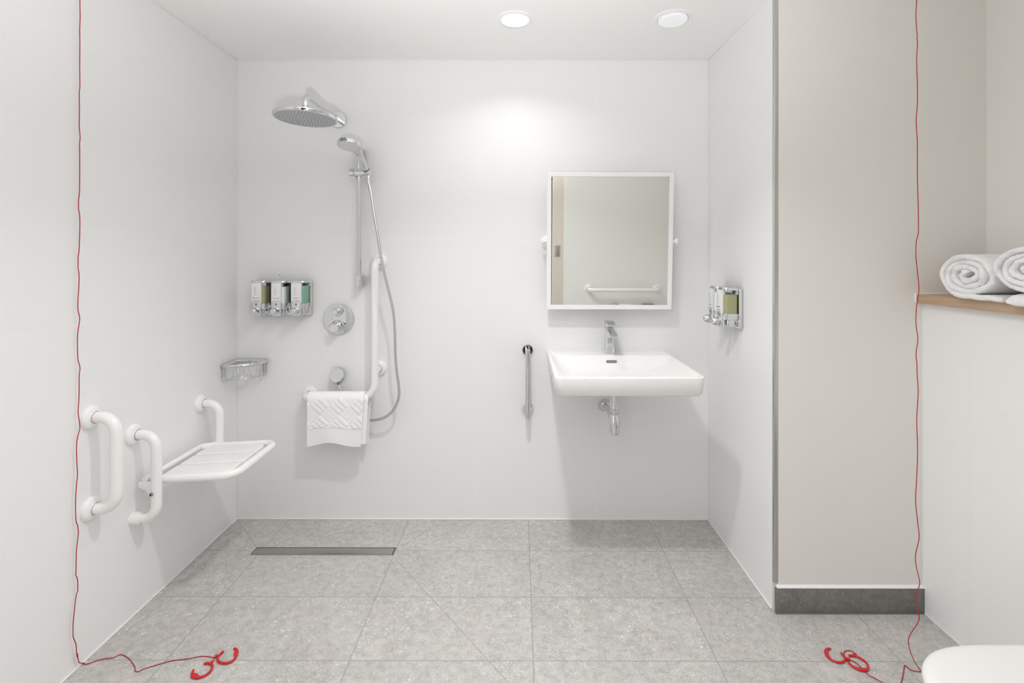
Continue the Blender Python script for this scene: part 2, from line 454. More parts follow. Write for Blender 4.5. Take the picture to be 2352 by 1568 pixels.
RING_R1 = [ (2.4618,-0.8172,0.0050), (2.4531,-0.8166,0.0050), (2.4437,-0.8204,0.0050), (2.4347,-0.8298,0.0050), (2.4304,-0.8409,0.0050), (2.4310,-0.8519,0.0050), (2.4366,-0.8633,0.0050), (2.4467,-0.8704,0.0050), (2.4583,-0.8719,0.0050), (2.4704,-0.8683,0.0050), (2.4800,-0.8608,0.0050), (2.4850,-0.8517,0.0050), (2.4857,-0.8420,0.0050), (2.4853,-0.8334,0.0050) ]
RING_R2 = [ (2.5027,-0.8454,0.0050), (2.5156,-0.8446,0.0050), (2.5271,-0.8480,0.0050), (2.5350,-0.8564,0.0050), (2.5404,-0.8684,0.0050), (2.5395,-0.8813,0.0050), (2.5328,-0.8929,0.0050), (2.5228,-0.9009,0.0050), (2.5112,-0.9032,0.0050), (2.4993,-0.8998,0.0050), (2.4904,-0.8919,0.0050), (2.4849,-0.8814,0.0050), (2.4833,-0.8709,0.0050) ]
KNOT_R = [ (2.4894,-0.8602,0.0060), (2.5261,-0.8407,0.0060) ]
CORD_R_TAIL = [ (2.5299,-0.8308,0.0030), (2.5269,-0.8233,0.0030), (2.5166,-0.8208,0.0030), (2.5030,-0.8246,0.0030), (2.4940,-0.8346,0.0030), (2.4890,-0.8505,0.0030), (2.4918,-0.8565,0.0030), (2.4961,-0.8589,0.0030), (2.5071,-0.8672,0.0030), (2.5104,-0.8766,0.0030), (2.5129,-0.8871,0.0030), (2.5151,-0.8963,0.0030), (2.5158,-0.9076,0.0030), (2.5164,-0.9188,0.0030), (2.5228,-0.9243,0.0030), (2.5306,-0.9331,0.0030), (2.5397,-0.9460,0.0030), (2.5450,-0.9623,0.0030), (2.5621,-0.9713,0.0030), (2.5956,-0.9467,0.0030), (2.6169,-0.9262,0.0030), (2.6403,-0.9008,0.0030), (2.6608,-0.8801,0.0030), (2.6656,-0.8985,0.0030), (2.6872,-0.9050,0.0030), (2.6953,-0.8984,0.0030) ]
CORD_R_HANG = [ (2.7049,-0.8700,2.1523), (2.7024,-0.8700,2.1070), (2.7047,-0.8700,2.0632), (2.7068,-0.8700,2.0336), (2.7059,-0.8700,2.0265), (2.7077,-0.8700,2.0166), (2.7052,-0.8700,1.9658), (2.7059,-0.8700,1.9262), (2.7073,-0.8700,1.8824), (2.7079,-0.8700,1.8329), (2.7060,-0.8700,1.7934), (2.7038,-0.8700,1.7630), (2.7053,-0.8700,1.7284), (2.7075,-0.8700,1.6860), (2.7075,-0.8700,1.5871), (2.7104,-0.8700,1.4882), (2.7112,-0.8700,1.4034), (2.7093,-0.8700,1.3893), (2.7040,-0.8700,1.3639), (2.7030,-0.8700,1.3215), (2.7061,-0.8700,1.2904), (2.7088,-0.8700,1.2621), (2.7108,-0.8700,1.2466), (2.7128,-0.8700,1.2113), (2.7075,-0.8700,1.1752), (2.7036,-0.8700,1.1355), (2.7032,-0.8700,1.1057), (2.7060,-0.8700,1.0784), (2.7098,-0.8700,1.0530), (2.7036,-0.8700,1.0036), (2.7065,-0.8700,0.9739), (2.7073,-0.8700,0.9372), (2.7108,-0.8700,0.8792), (2.7059,-0.8700,0.7916), (2.7088,-0.8700,0.6970), (2.7060,-0.8700,0.5981), (2.7025,-0.8700,0.5274), (2.7096,-0.8700,0.4568), (2.7139,-0.8700,0.4073), (2.7026,-0.8700,0.3536), (2.7045,-0.8700,0.3155), (2.7162,-0.8700,0.2604), (2.7045,-0.8700,0.2236), (2.7137,-0.8700,0.1572), (2.7098,-0.8700,0.1318), (2.6877,-0.8730,0.1044), (2.6741,-0.8770,0.0821), (2.6734,-0.8840,0.0545), (2.6842,-0.8910,0.0205) ]
HOSE = [ (0.6822,-0.0850,1.7079), (0.6916,-0.0950,1.6622), (0.7051,-0.1050,1.6085), (0.7257,-0.1180,1.5029), (0.7468,-0.1260,1.3883), (0.7625,-0.1300,1.2951), (0.7806,-0.1280,1.2122), (0.7998,-0.1220,1.1289), (0.8150,-0.1160,1.0451), (0.8198,-0.1100,0.9610), (0.8206,-0.1050,0.8556), (0.8257,-0.1000,0.7708), (0.8350,-0.0950,0.6962), (0.8338,-0.0900,0.6380), (0.8103,-0.0800,0.5802), (0.7696,-0.0700,0.5388), (0.7178,-0.0600,0.5185), (0.6727,-0.0520,0.5179), (0.6219,-0.0470,0.5333), (0.5783,-0.0450,0.5691), (0.5546,-0.0450,0.6184), (0.5439,-0.0450,0.6463) ]

# ------------------------------------------------------------------ the room
def slab(name, lo, hi, mat, bevel=0.0):
    return struct(MB().box(lo, hi, bevel).build(name, mat, smooth=None if not bevel else 38))

slab('floor', (-0.15, REAR - 0.14, -0.10), (UPPER + 0.15, 0.15, 0.0), M['floor'])
slab('floor_hall', (-1.2, -4.6, -0.10), (4.2, REAR - 0.14, -0.001), simple('hall_floor_oak', (0.50, 0.45, 0.40), 0.6))
slab('ceiling', (-0.15, REAR - 0.14, H), (UPPER + 0.15, 0.15, H + 0.12), M['paint_white'])
slab('wall_far', (-0.15, 0.0, 0.0), (W + 0.006, 0.15, H), M['tile_far'])
slab('wall_left', (-0.15, REAR - 0.14, 0.0), (0.0, 0.0, H), M['tile_left'])
slab('wall_right', (W, NICHE + 0.012, 0.0), (W + 0.10, 0.0, H), M['tile_right'])
slab('wall_niche', (W + 0.012, NICHE, 0.0), (UPPER + 0.15, NICHE + 0.0118, H), M['cream'])
slab('wall_ledge', (LEDGE, REAR, 0.0), (UPPER, NICHE, 1.1475), M['tile_ledge'])
slab('wall_upper', (UPPER, REAR, 0.0), (UPPER + 0.15, NICHE, H), M['cream_light'])
slab('wall_rear', (1.836, REAR - 0.14, 0.0), (UPPER + 0.15, REAR, H), M['paint_rear'])
slab('wall_rear_left', (-0.15, REAR - 0.14, 0.0), (0.66, REAR, H), M['cream_light'])
slab('wall_lintel', (0.66, REAR - 0.14, 2.12), (1.836, REAR, H), M['cream_light'])

# sealant and trims
def seal(n, lo, hi, bevel=0.0015):
    return struct(MB().box(lo, hi, bevel, 2).build('trim_%d' % n, M['sealant']))
seal(1, (0.0, -0.0045, 0.0), (W, 0.0, 0.0055))
seal(2, (0.0, REAR, 0.0), (0.0045, -0.0045, 0.0055))
seal(3, (W - 0.0045, NICHE + 0.014, 0.0), (W, -0.0045, 0.0055))
seal(4, (LEDGE - 0.0045, REAR, 0.0), (LEDGE, NICHE - 0.012, 0.0055))
seal(5, (0.0, -0.0025, 0.0055), (0.0025, 0.0, H), 0.001)
seal(6, (W - 0.0025, -0.0025, 0.0055), (W, 0.0, H), 0.001)
seal(7, (0.0, -0.004, H - 0.004), (W, 0.0, H), 0.001)
seal(8, (0.0, REAR, H - 0.006), (0.005, -0.004, H), 0.001)
seal(9, (W - 0.004, NICHE + 0.014, H - 0.004), (W, -0.004, H), 0.001)
seal(10, (LEDGE - 0.003, NICHE - 0.003, 0.1), (LEDGE, NICHE, 1.147), 0.001)

# metal corner profile where the tiled wall ends
cp = MB().box((W + 0.0005, NICHE - 0.0012, 0.107), (W + 0.0155, NICHE + 0.0135, H), 0.001, 2)
struct(cp.build('trim_11', M['steel_pale']), 'narrow brushed metal corner strip between white tiles and cream wall', 'corner trim')
sk = MB().box((W + 0.002, NICHE - 0.010, 0.0), (LEDGE, NICHE, 0.0925), 0.001, 2)
struct(sk.build('baseboard_niche', M['skirting']))
sb = MB().prism([(0, 0), (0.008, 0), (0.005, 0.003), (0.0, 0.0085)], LEDGE - W - 0.008,
                Matrix(((0, 0, 1, W + 0.008), (-1, 0, 0, NICHE), (0, 1, 0, 0.0925), (0, 0, 0, 1))))
struct(sb.build('trim_12', M['sealant']))
struct(MB().box((W + 0.002, NICHE - 0.0135, 0.0), (LEDGE - 0.004, NICHE - 0.0095, 0.0035), 0.001, 2).build('trim_16', simple('grey_joint', (0.16, 0.157, 0.152), 0.7)))

# ------------------------------------------------------------------ door, hall (seen in the mirror)
dl = MB().box((1.722, REAR - 0.065, 0.008), (1.90, REAR - 0.025, 2.115), 0.002)
door = struct(dl.build('door_1', M['door']), 'beige sliding door with flush steel pull, seen in the mirror', 'door')
hp = MB().box((1.745, REAR - 0.0265, 1.04), (1.799, REAR - 0.0225, 1.152), 0.0018)
hobj = hp.build('flush_handle', M['steel_pale'], door)
MB().box((1.759, REAR - 0.0235, 1.052), (1.789, REAR - 0.0221, 1.140), 0.0005).build('finger_recess', M['steel'], hobj)
struct(MB().box((1.8265, REAR - 0.024, 0.0), (1.8365, REAR + 0.001, 2.12), 0.001).build('trim_13', M['enamel']))
wd = thing('wardrobe', 'dark brown wardrobe in the hall behind the beige sliding door', 'wardrobe', (1.45, -3.9, 0))
MB().box((0.95, -4.2, 0.0), (1.95, -3.62, 2.25), 0.003).build('carcass', M['wardrobe'], wd)
for x0, x1, hx in ((0.955, 1.447, 1.41), (1.453, 1.945, 1.49)):
    d = MB().box((x0, -3.619, 0.06), (x1, -3.60, 2.24), 0.002).build('door', M['wardrobe'], wd)
    MB().tube([(hx, -3.585, 0.95), (hx, -3.585, 1.2)], 0.006, 10).build('handle', M['steel'], d)

# ------------------------------------------------------------------ downlights
def downlight(label, x, y, r_out, r_in, lens_mat, tilt=None, name='downlight', watts=0, cone=118):
    t = thing(name, label, 'ceiling light', (x, y, H), 'recessed ceiling downlights')
    MB().lathe([(r_in, -0.001), (r_in + 0.002, -0.004), (r_out - 0.004, -0.004), (r_out, -0.0015), (r_out, 0.0)], (x, y, H), seg=64).build('trim_ring', M['enamel'], t)
    if tilt is None:
        MB().lathe([(0, -0.0022), (r_in + 0.001, -0.0022), (r_in + 0.001, -0.0005), (0, -0.0005)], (x, y, H), seg=64).build('diffuser', lens_mat, t)
    else:
        q = Vector((0, 0, 1)).rotation_difference(Vector(tilt).normalized())
        m = MB()
        m.lathe([(r_in, 0.0), (r_in * 0.985, -0.004), (r_in * 0.97, 0.002)], (x, y, H - 0.003), tilt, 64).build('gimbal_ring', M['enamel'], t)
        MB().lathe([(0, 0.0), (r_in * 0.97, 0.0), (r_in * 0.97, 0.001), (0, 0.001)], (x, y, H - 0.004), tilt, 64).build('reflector', M['lamp_dim'], t)
        MB().lathe([(0, -0.002), (r_in * 0.80, -0.002), (r_in * 0.80, -0.0005), (0, -0.0005)], Vector((x, y, H - 0.004)) + q @ Vector((0.006, 0.008, 0)), tilt, 64).build('diffuser', lens_mat, t)
    if watts:
        ld = bpy.data.lights.new('downlight_beam', 'AREA'); ld.shape = 'DISK'; ld.size = r_in * 2 - 0.004; ld.energy = watts
        ld.spread = math.radians(cone); ld.color = (1.0, 0.993, 0.985)
        lo = bpy.data.objects.new('downlight_beam', ld); COL.objects.link(lo); lo.location = (x, y, H - 0.0032)
    return t
downlight('lit round white ceiling downlight above the middle of the room', 1.3976, -0.4200, 0.077, 0.0555, M['lamp_on'], watts=W1, cone=CONE1)
downlight('tilted round white ceiling downlight above the mirror, dimmer than its neighbour', 2.050, -0.430, 0.079, 0.061, M['lamp_dim'], (0.03, 0.05, 1))
for x, y, what in ((1.36, -1.15, 'the middle of the floor'),):  # extra unseen lamp added as fill, shaped like the downlights
    downlight('added unseen ceiling fill light, made like the downlights, above ' + what, x, y, 0.077, 0.0555, M['lamp_fill'], watts=W_FILL)

# ------------------------------------------------------------------ floor drain
t = thing('floor_drain', 'long narrow brushed steel shower drain set in the grey floor', 'drain', (0.544, -0.268, 0))
f = MB()
for lo, hi in (((0.2275, -0.2425, 0), (0.8605, -0.2405, 0.0022)), ((0.2275, -0.2975, 0), (0.8605, -0.2955, 0.0022)),
               ((0.2275, -0.2955, 0), (0.2295, -0.2425, 0.0022)), ((0.8585, -0.2955, 0), (0.8605, -0.2425, 0.0022))):
    f.box(lo, hi)
f.build('frame', M['steel_pale'], t, smooth=None)
MB().box((0.2295, -0.2955, 0.0), (0.8585, -0.2425, 0.0008)).build('channel', M['gap'], t, smooth=None)
MB().box((0.2325, -0.2930, 0.0008), (0.8540, -0.2462, 0.0024), 0.0006, 2).build('cover', M['steel'], t)

# ------------------------------------------------------------------ rain shower
t = thing('rain_shower', 'large round chrome rain shower head on a bent wall arm', 'shower head', (0.509, 0, 2.0))
MB().lathe([(0, 0), (0.0405, 0), (0.0405, 0.004), (0.0385, 0.007), (0, 0.007)], (0.509, 0, 2.003), (0, -1, 0)).build('wall_flange', M['chrome'], t)
arm = MB().tube(fillet([(0.509, -0.006, 2.003), (0.509, -0.383, 2.003), (0.509, -0.383, 1.956)], 0.034, 12), 0.0132, 24)
arm.build('arm', M['chrome_arm'] if 'chrome_arm' in M else M['chrome'], t)
MB().lathe([(0.0138, 0), (0.0138, 0.058)], (0.509, -0.007, 2.003), (0, -1, 0)).build('sleeve', M['chrome'], t)
MB().lathe([(0.0128, 0), (0.0128, 0.002)], (0.509, -0.383, 1.9545), (0, 0, 1)).build('joint_ring', M['rubber'], t)
MB().lathe([(0.0135, 0), (0.0135, 0.0385), (0.012, 0.0390)], (0.509, -0.383, 1.9155), (0, 0, 1)).build('neck', M['chrome'], t)
R = 0.1290
TILT = Vector((0.018, 0.02, 1)).normalized()
HEAD = Vector((0.509, -0.383, 1.9000))
head = MB().lathe([(R - 0.006, 0.0), (R - 0.0025, 0.0008), (R, 0.004), (R, 0.013), (R - 0.002, 0.0155), (R - 0.01, 0.0165), (0.02, 0.018), (0, 0.018)], HEAD, TILT, 96).build('head', M['chrome'], t)
face = MB().lathe([(0, 0.0), (R - 0.006, 0.0), (R - 0.006, 0.001), (0, 0.001)], HEAD, TILT, 96).build('spray_face', M['face_grey'], t)
q = Vector((0, 0, 1)).rotation_difference(TILT)
nz = MB()
for ring in range(1, 10):
    n = 6 * ring - (2 if ring % 2 else 0)
    for k in range(n):
        a = 2 * PI * (k + 0.5 * (ring % 2)) / n; rr = 0.0126 * ring
        p = HEAD + q @ Vector((rr * math.cos(a), rr * math.sin(a), 0))
        nz.lathe([(0, -0.0016), (0.0011, -0.0014), (0.0016, 0.0004)], p, TILT, 8)
nzo = nz.build('nozzles', M['rubber'], face); nzo['kind'] = 'stuff'

# ------------------------------------------------------------------ slide rail, hand shower, hose
RX, RY = 0.632, -0.060
t = thing('shower_rail', 'vertical chrome slide rail on the tiled wall, left of the white grab bar', 'shower rail', (RX, 0, 1.174))
MB().tube([(RX, RY, 1.176), (RX, RY, 1.852)], 0.0107, 24).build('rail', M['chrome'], t)
for z0, z1 in ((1.172, 1.223), (1.798, 1.852)):
    MB().box((RX - 0.0115, RY - 0.0125, z0), (RX + 0.0115, 0.0, z1), 0.003).build('bracket', M['chrome'], t)
sl = MB()
sl.tube([(RX - 0.042, RY - 0.004, 1.727), (RX - 0.022, RY - 0.004, 1.727)], 0.0195, 28)
sl.build('slider_knob', M['chrome'], t)
sl = MB()
sl.tube([(RX - 0.021, RY - 0.004, 1.727), (RX - 0.004, RY - 0.004, 1.727), (RX + 0.034, RY - 0.012, 1.727), (RX + 0.040, RY - 0.013, 1.727)], [0.0192, 0.0185, 0.0160, 0.0150], 28)
sl.box((RX - 0.006, RY - 0.018, 1.7085), (RX + 0.032, RY - 0.006, 1.7455), 0.005)
hold = Vector((-0.23, -0.66, 0.71)).normalized()
sl.lathe([(0.0135, -0.024), (0.0165, 0.0), (0.0165, 0.016), (0.0145, 0.016), (0.012, -0.024)], (0.682, -0.0865, 1.722), hold, 28)
sl.build('slider', M['chrome'], t)
MB().box((RX - 0.032, RY - 0.010, 1.7005), (RX - 0.014, RY + 0.002, 1.7095), 0.002).build('release_lever', M['nylon'], t)

HC = Vector((0.634, -0.212, 1.822)); HN = Vector((0.05, 0.26, 0.96)).normalized(); HR = 0.0535
base = Vector((0.6845, -0.078, 1.712))
t = thing('hand_shower', 'chrome hand shower with round white spray face, held in the rail slider', 'hand shower', base)
q = Vector((0, 0, 1)).rotation_difference(HN)
MB().lathe([(HR - 0.004, -0.001), (HR - 0.0005, 0.0008), (HR, 0.004), (HR, 0.017), (HR - 0.002, 0.0195), (HR - 0.008, 0.021), (0, 0.022)], HC, HN, 64).build('head', M['chrome'], t)
sf = MB().lathe([(0, -0.0012), (HR - 0.0045, -0.0012), (HR - 0.004, 0.001), (0, 0.001)], HC, HN, 64).build('spray_face', M['face_white'], t)
nz = MB()
for ring in range(1, 6):
    n = 5 * ring + 1
    for k in range(n):
        a = 2 * PI * (k + 0.4 * ring) / n; rr = 0.0087 * ring
        nz.lathe([(0, -0.0016), (0.0008, -0.0015), (0.0011, 0.0004)], HC + q @ Vector((rr * math.cos(a), rr * math.sin(a), -0.0012)), HN, 8)
nzo = nz.build('nozzles', M['chrome_satin'], sf); nzo['kind'] = 'stuff'
# open, two-armed handle: from the rim of the head down to the holder
foot = Vector((0.6815, -0.0885, 1.724))
dirh = (HC - foot).normalized(); side = dirh.cross(HN).normalized()
rim = HC - Vector((HN.x, HN.y, 0)).normalized() * 0 + (foot - HC).normalized() * (HR - 0.010) + HN * 0.010
rim = HC + ((foot - HC) - HN * (foot - HC).dot(HN)).normalized() * (HR - 0.004) + HN * 0.008
hd = MB()
for s, w in ((1, 0.0060), (-1, 0.0072)):
    pts = spline([rim + side * 0.019 * s, rim.lerp(foot, 0.28) + side * 0.0145 * s, rim.lerp(foot, 0.62) + side * 0.0095 * s, rim.lerp(foot, 0.95) + side * 0.0045 * s], 6)
    hd.tube(pts, [w + 0.0012 * math.sin(PI * k / (len(pts) - 1)) for k in range(len(pts))], 14)
hd.tube([rim.lerp(foot, -0.15), rim.lerp(foot, 0.10), rim.lerp(foot, 0.26)], [0.019, 0.017, 0.0105], 24, ell=(0.45, 1.0))
hd.tube([rim.lerp(foot, 0.84), foot, foot + (foot - rim).normalized() * 0.024], [0.0095, 0.0105, 0.0095], 20)
hd.build('handle', M['chrome'], t)

HOSE_S = spline(HOSE, 8)
t = thing('shower_hose', 'long silver shower hose looping from the hand shower down behind the hanging towel', 'shower hose', HOSE_S[-1])
hs = MB().tube(HOSE_S, 0.0068, 14)
hs.build('hose', M['hose'], t)
d0 = (HOSE_S[1] - HOSE_S[0]).normalized()
MB().tube([HOSE_S[0] - d0 * 0.006, HOSE_S[0] + d0 * 0.010, HOSE_S[0] + d0 * 0.045], [0.0095, 0.0095, 0.0076], 20).build('upper_nut', M['chrome'], t)
d1 = (HOSE_S[-2] - HOSE_S[-1]).normalized()
MB().tube([HOSE_S[-1] - d1 * 0.001, HOSE_S[-1] + d1 * 0.034], 0.0088, 20).build('lower_nut', M['chrome'], t)

# ------------------------------------------------------------------ wall outlet of the hose
ox, oz = 0.5124, 0.7300
t = thing('hose_outlet', 'round chrome hose outlet on the wall above the hanging towel', 'shower outlet', (ox, 0, oz))
b = MB(); rings = []
for h, cut in ((0.0, 0), (0.018, 0), (0.018, 1)):
    ring = []
    for k in range(64):
        a = 2 * PI * k / 64
        r = 0.0325 if not (h == 0.018 and cut) else 0.0318
        yy = -h if not cut else -(0.020 + 0.026 * (1 - (math.sin(a) + 1) / 2))
        if h == 0.018 and not cut: yy = -(0.0185 + 0.026 * (1 - (math.sin(a) + 1) / 2))
        ring.append(Vector((ox + r * math.cos(a), yy, oz + r * math.sin(a))))
    rings.append(ring)
b.loft(rings).build('body', M['chrome'], t)
p = Vector((ox + 0.006, -0.036, oz - 0.030)); e = HOSE_S[-1]
MB().tube([p, p.lerp(e, 0.4)], 0.0065, 16).build('stub', M['rubber'], t)
MB().tube([p.lerp(e, 0.3), e + (e - p).normalized() * -0.002], 0.0098, 20).build('swivel_nut', M['chrome'], t)

# ------------------------------------------------------------------ mixer valve
vx, vz = 0.510, 1.003
t = thing('shower_mixer', 'round chrome thermostatic shower valve with two knobs', 'shower valve', (vx, 0, vz))
MB().lathe([(0, 0), (0.0765, 0), (0.0765, 0.005), (0.0745, 0.0085), (0.071, 0.0095), (0, 0.0095)], (vx, 0, vz), (0, -1, 0), 96).build('plate', M['chrome'], t)
# raised shield between the knobs, with curved flanks
out = []
for k in range(25):
    s = -1 + 2 * k / 24; out.append((0.045 - 0.018 * 0, 0.055 * s))
shield = [(-0.030, -0.058), (-0.026, -0.02), (-0.0235, 0.01), (-0.027, 0.045), (-0.020, 0.062), (0.0, 0.0675), (0.024, 0.062), (0.040, 0.045), (0.041, 0.0), (0.038, -0.035), (0.026, -0.058), (0.0, -0.066)]
MB().prism(shield, 0.002, Matrix(((1, 0, 0, vx), (0, 0, -1, -0.0093), (0, 1, 0, vz), (0, 0, 0, 1)))).build('shield', M['chrome'], t)
for zc, rb, rk, dep, nm in ((1.044, 0.0250, 0.0142, 0.050, 'diverter_knob'), (0.9690, 0.0315, 0.0208, 0.056, 'temperature_knob')):
    MB().lathe([(rb, 0), (rb, 0.006), (rb - 0.002, 0.008), (rk + 0.004, 0.0085), (rk + 0.002, 0.0085)], (vx, -0.0105, zc), (0, -1, 0), 64).build('scale_ring', M['chrome_satin'], t)
    kn = MB().lathe([(rk + 0.003, 0.006), (rk + 0.003, 0.016), (rk, 0.018), (rk, dep - 0.003), (rk - 0.0015, dep), (0, dep)], (vx, -0.0105, zc), (0, -1, 0), 64).build(nm, M['chrome'], t)
    if nm == 'temperature_knob':
        MB().tube([(vx - rk + 0.002, -0.0105 - dep + 0.014, zc + 0.006), (vx - rk - 0.0185, -0.0105 - dep + 0.012, zc + 0.009)], [0.0042, 0.0036], 14).build('lever_pin', M['chrome'], kn)
        for a0, col in ((128, 'print_red'), (52, 'print_blue')):
            a = math.radians(a0)
            c0 = Vector((vx + 0.028 * math.cos(a), -0.0194, zc + 0.028 * math.sin(a)))
            MB().box(c0 - Vector((0.0075, 0.0004, 0.0011)), c0 + Vector((0.0075, 0.0002, 0.0011)), rot=Matrix.Rotation(-(a - PI / 2), 4, 'Y')).build('mark', M[col], t)
        stop = Vector((vx + 0.0345, -0.0105, zc + 0.012))
        MB().lathe([(0.008, 0), (0.008, 0.011), (0.0065, 0.0125), (0, 0.0125)], stop - Vector((0.006, 0, 0)), (0, -1, 0), 24).build('safety_stop', M['chrome'], t)
    else:
        for a0 in (128, 58, 8):
            a = math.radians(a0)
            MB().lathe([(0.0046, 0), (0.0046, 0.010), (0.003, 0.0115), (0, 0.0115)], (vx + 0.0248 * math.cos(a), -0.0105, zc + 0.0248 * math.sin(a)), (0, -1, 0), 20).build('stud', M['chrome'], t)

# ------------------------------------------------------------------ white grab bars
FR = 0.0385
FL = [(0, 0), (FR, 0.0), (FR + 0.0005, 0.004), (FR - 0.001, 0.010), (FR - 0.006, 0.0145), (FR - 0.013, 0.0165), (0.0205, 0.0165), (0.0200, 0.020), (0.0186, 0.0202)]
def flange(p, axis, parent, name='flange'):
    f = MB().lathe(FL, p, axis, 48).build(name, M['nylon'], parent)
    q = Vector(axis).normalized()
    MB().lathe([(0.0195, 0.0200), (0.0195, 0.0206), (0.0180, 0.0206)], p, axis, 40).build('gap_ring', M['rubber'], f)
    return f
BR = 0.0178
t = thing('grab_bar', 'white L-shaped grab bar with the towel hung over its lower arm', 'grab bar', (0.70, 0, 0.63), 'white tubular grab bars')
flange((0.7175, 0, 1.2936), (0, -1, 0), t); flange((0.7125, 0, 0.7584), (0, -1, 0), t); flange((0.3703, 0, 0.6280), (0, -1, 0), t)
BY = -0.090
MB().tube(fillet([(0.7175, -0.012, 1.2936), (0.7175, BY, 1.2936), (0.7175, BY, 0.632), (0.3703, BY, 0.632), (0.3703, -0.012, 0.628)], [0.045, 0.075, 0.045], 12), BR, 24).build('tube', M['nylon'], t)
MB().tube([(0.7125, -0.012, 0.7584), (0.7165, BY, 0.7584)], BR * 0.98, 24).build('standoff', M['nylon'], t)

t = thing('grab_bar', 'white D-shaped vertical grab bar on the left wall beside the red cord', 'grab bar', (0, -0.848, 0.488), 'white tubular grab bars')
flange((0, -0.848, 0.7885), (1, 0, 0), t); flange((0, -0.848, 0.4875), (1, 0, 0), t)
MB().tube(fillet([(0.012, -0.848, 0.7885), (0.087, -0.848, 0.7885), (0.087, -0.848, 0.4875), (0.012, -0.848, 0.4875)], 0.050, 12), BR + 0.0004, 24).build('tube', M['nylon'], t)

t = thing('grab_bar', 'white horizontal grab bar on the cream wall, seen in the mirror', 'grab bar', (2.38, REAR, 0.75), 'white tubular grab bars')
flange((2.065, REAR, 0.747), (0, 1, 0), t); flange((2.700, REAR, 0.747), (0, 1, 0), t)
MB().tube(fillet([(2.065, REAR + 0.012, 0.747), (2.065, REAR + 0.087, 0.747), (2.700, REAR + 0.087, 0.747), (2.700, REAR + 0.012, 0.747)], 0.05, 12), BR, 24).build('tube', M['nylon'], t)
# ------------------------------------------------------------------ folding shower seat on the left wall
t = thing('shower_bench', 'white fold-down slatted shower seat between two tube brackets on the left wall', 'shower seat', (0, -0.478, 0.36))
for yy, sgn in ((-0.668, 1), (-0.286, -1)):
    br = MB().tube(fillet([(0.012, yy, 0.6660), (0.087, yy, 0.6660), (0.087, yy, 0.3590), (0.030, yy, 0.3590)], 0.050, 12), BR, 24).build('bracket', M['nylon'], t)
    flange((0, yy, 0.6660), (1, 0, 0), t)
    MB().lathe([(0, 0), (0.0232, 0.0), (0.0228, 0.003), (0.0212, 0.034), (0.0200, 0.0355), (0.0182, 0.0355)], (0, yy, 0.3590), (1, 0, 0), 40).build('foot', M['nylon'], t)
    # hinge plate between the tube and the seat rods
    g = MB().prism([(-0.062, 0.022), (0.0, 0.024), (0.0, -0.055), (-0.006, -0.055), (-0.020, -0.03), (-0.038, -0.002), (-0.062, 0.004)], 0.012,
                   Matrix(((1, 0, 0, 0.083), (0, 0, 1, yy - 0.006 + sgn * 0.004), (0, 1, 0, 0.468), (0, 0, 0, 1))), 0.002)
    g.build('hinge_plate', M['nylon'], br)
    bo = MB().lathe([(0, 0), (0.0068, 0.0), (0.0068, 0.0045), (0.0038, 0.0052), (0.0036, 0.003), (0, 0.003)], (0.0815, yy - 0.0165, 0.455), (-0.1, -1, 0), 24).build('bolt', M['steel'], br)
    MB().lathe([(0, 0), (0.0034, 0.0), (0.0034, 0.0004), (0, 0.0004)], (0.0812, yy - 0.0200, 0.455), (-0.1, -1, 0), 12).build('socket', M['gap'], bo)
SZ = 0.487
yn, yf, xo = -0.628, -0.306, 0.349
fr = MB().tube(fillet([(0.030, yn, SZ), (xo, yn, SZ), (xo, yf, SZ), (0.055, yf, SZ)], 0.052, 12), 0.0152, 24)
def tip_up(m):
    for v in m.bm.verts: v.co.z += 0.055 * (v.co.x - 0.12)
    return m
tip_up(fr).build('seat_frame', M['nylon'], t)
rd = MB().tube(fillet([(0.036, yn - 0.030, SZ + 0.010), (0.040, yf - 0.035, SZ + 0.010), (0.085, yf + 0.012, SZ + 0.003)], 0.03, 8), 0.0105, 18)
rd.build('rear_rod', M['nylon'], t)
MB().tube([(0.034, yn - 0.030, SZ - 0.018), (0.034, yn + 0.02, SZ - 0.018)], 0.0115, 18).build('lower_rod', M['nylon'], t)
MB().tube(spline([(0.052, yf - 0.052, SZ + 0.010), (0.060, yf - 0.028, SZ + 0.004), (0.078, yf - 0.004, SZ + 0.010)], 5), [0.004 + 0.005 * math.sin(PI * k / 10 * 0.8 + 0.5) for k in range(11)], 14).build('stop_hook', M['nylon'], t)
n = 3; gapw = 0.007; y0, y1 = yn + 0.0165, yf - 0.0165
wsl = (y1 - y0 - gapw * (n - 1)) / n
for k in range(n):
    a = y0 + k * (wsl + gapw); bnd = a + wsl
    xe = xo - 0.031
    near = 0.040 if k == 0 else 0.007
    far = 0.040 if k == n - 1 else 0.007
    rings = []
    for dz, ins in ((-0.006, 0.0025), (-0.004, 0.0), (0.0055, 0.0), (0.0080, 0.0025), (0.0085, 0.006)):
        rings.append(rrect(0.062 + ins, xe - ins, a + ins, bnd - ins, [far, 0.006, 0.006, near], SZ + dz, 6))
    tip_up(MB().loft(rings)).build('slat', M['nylon'], t)

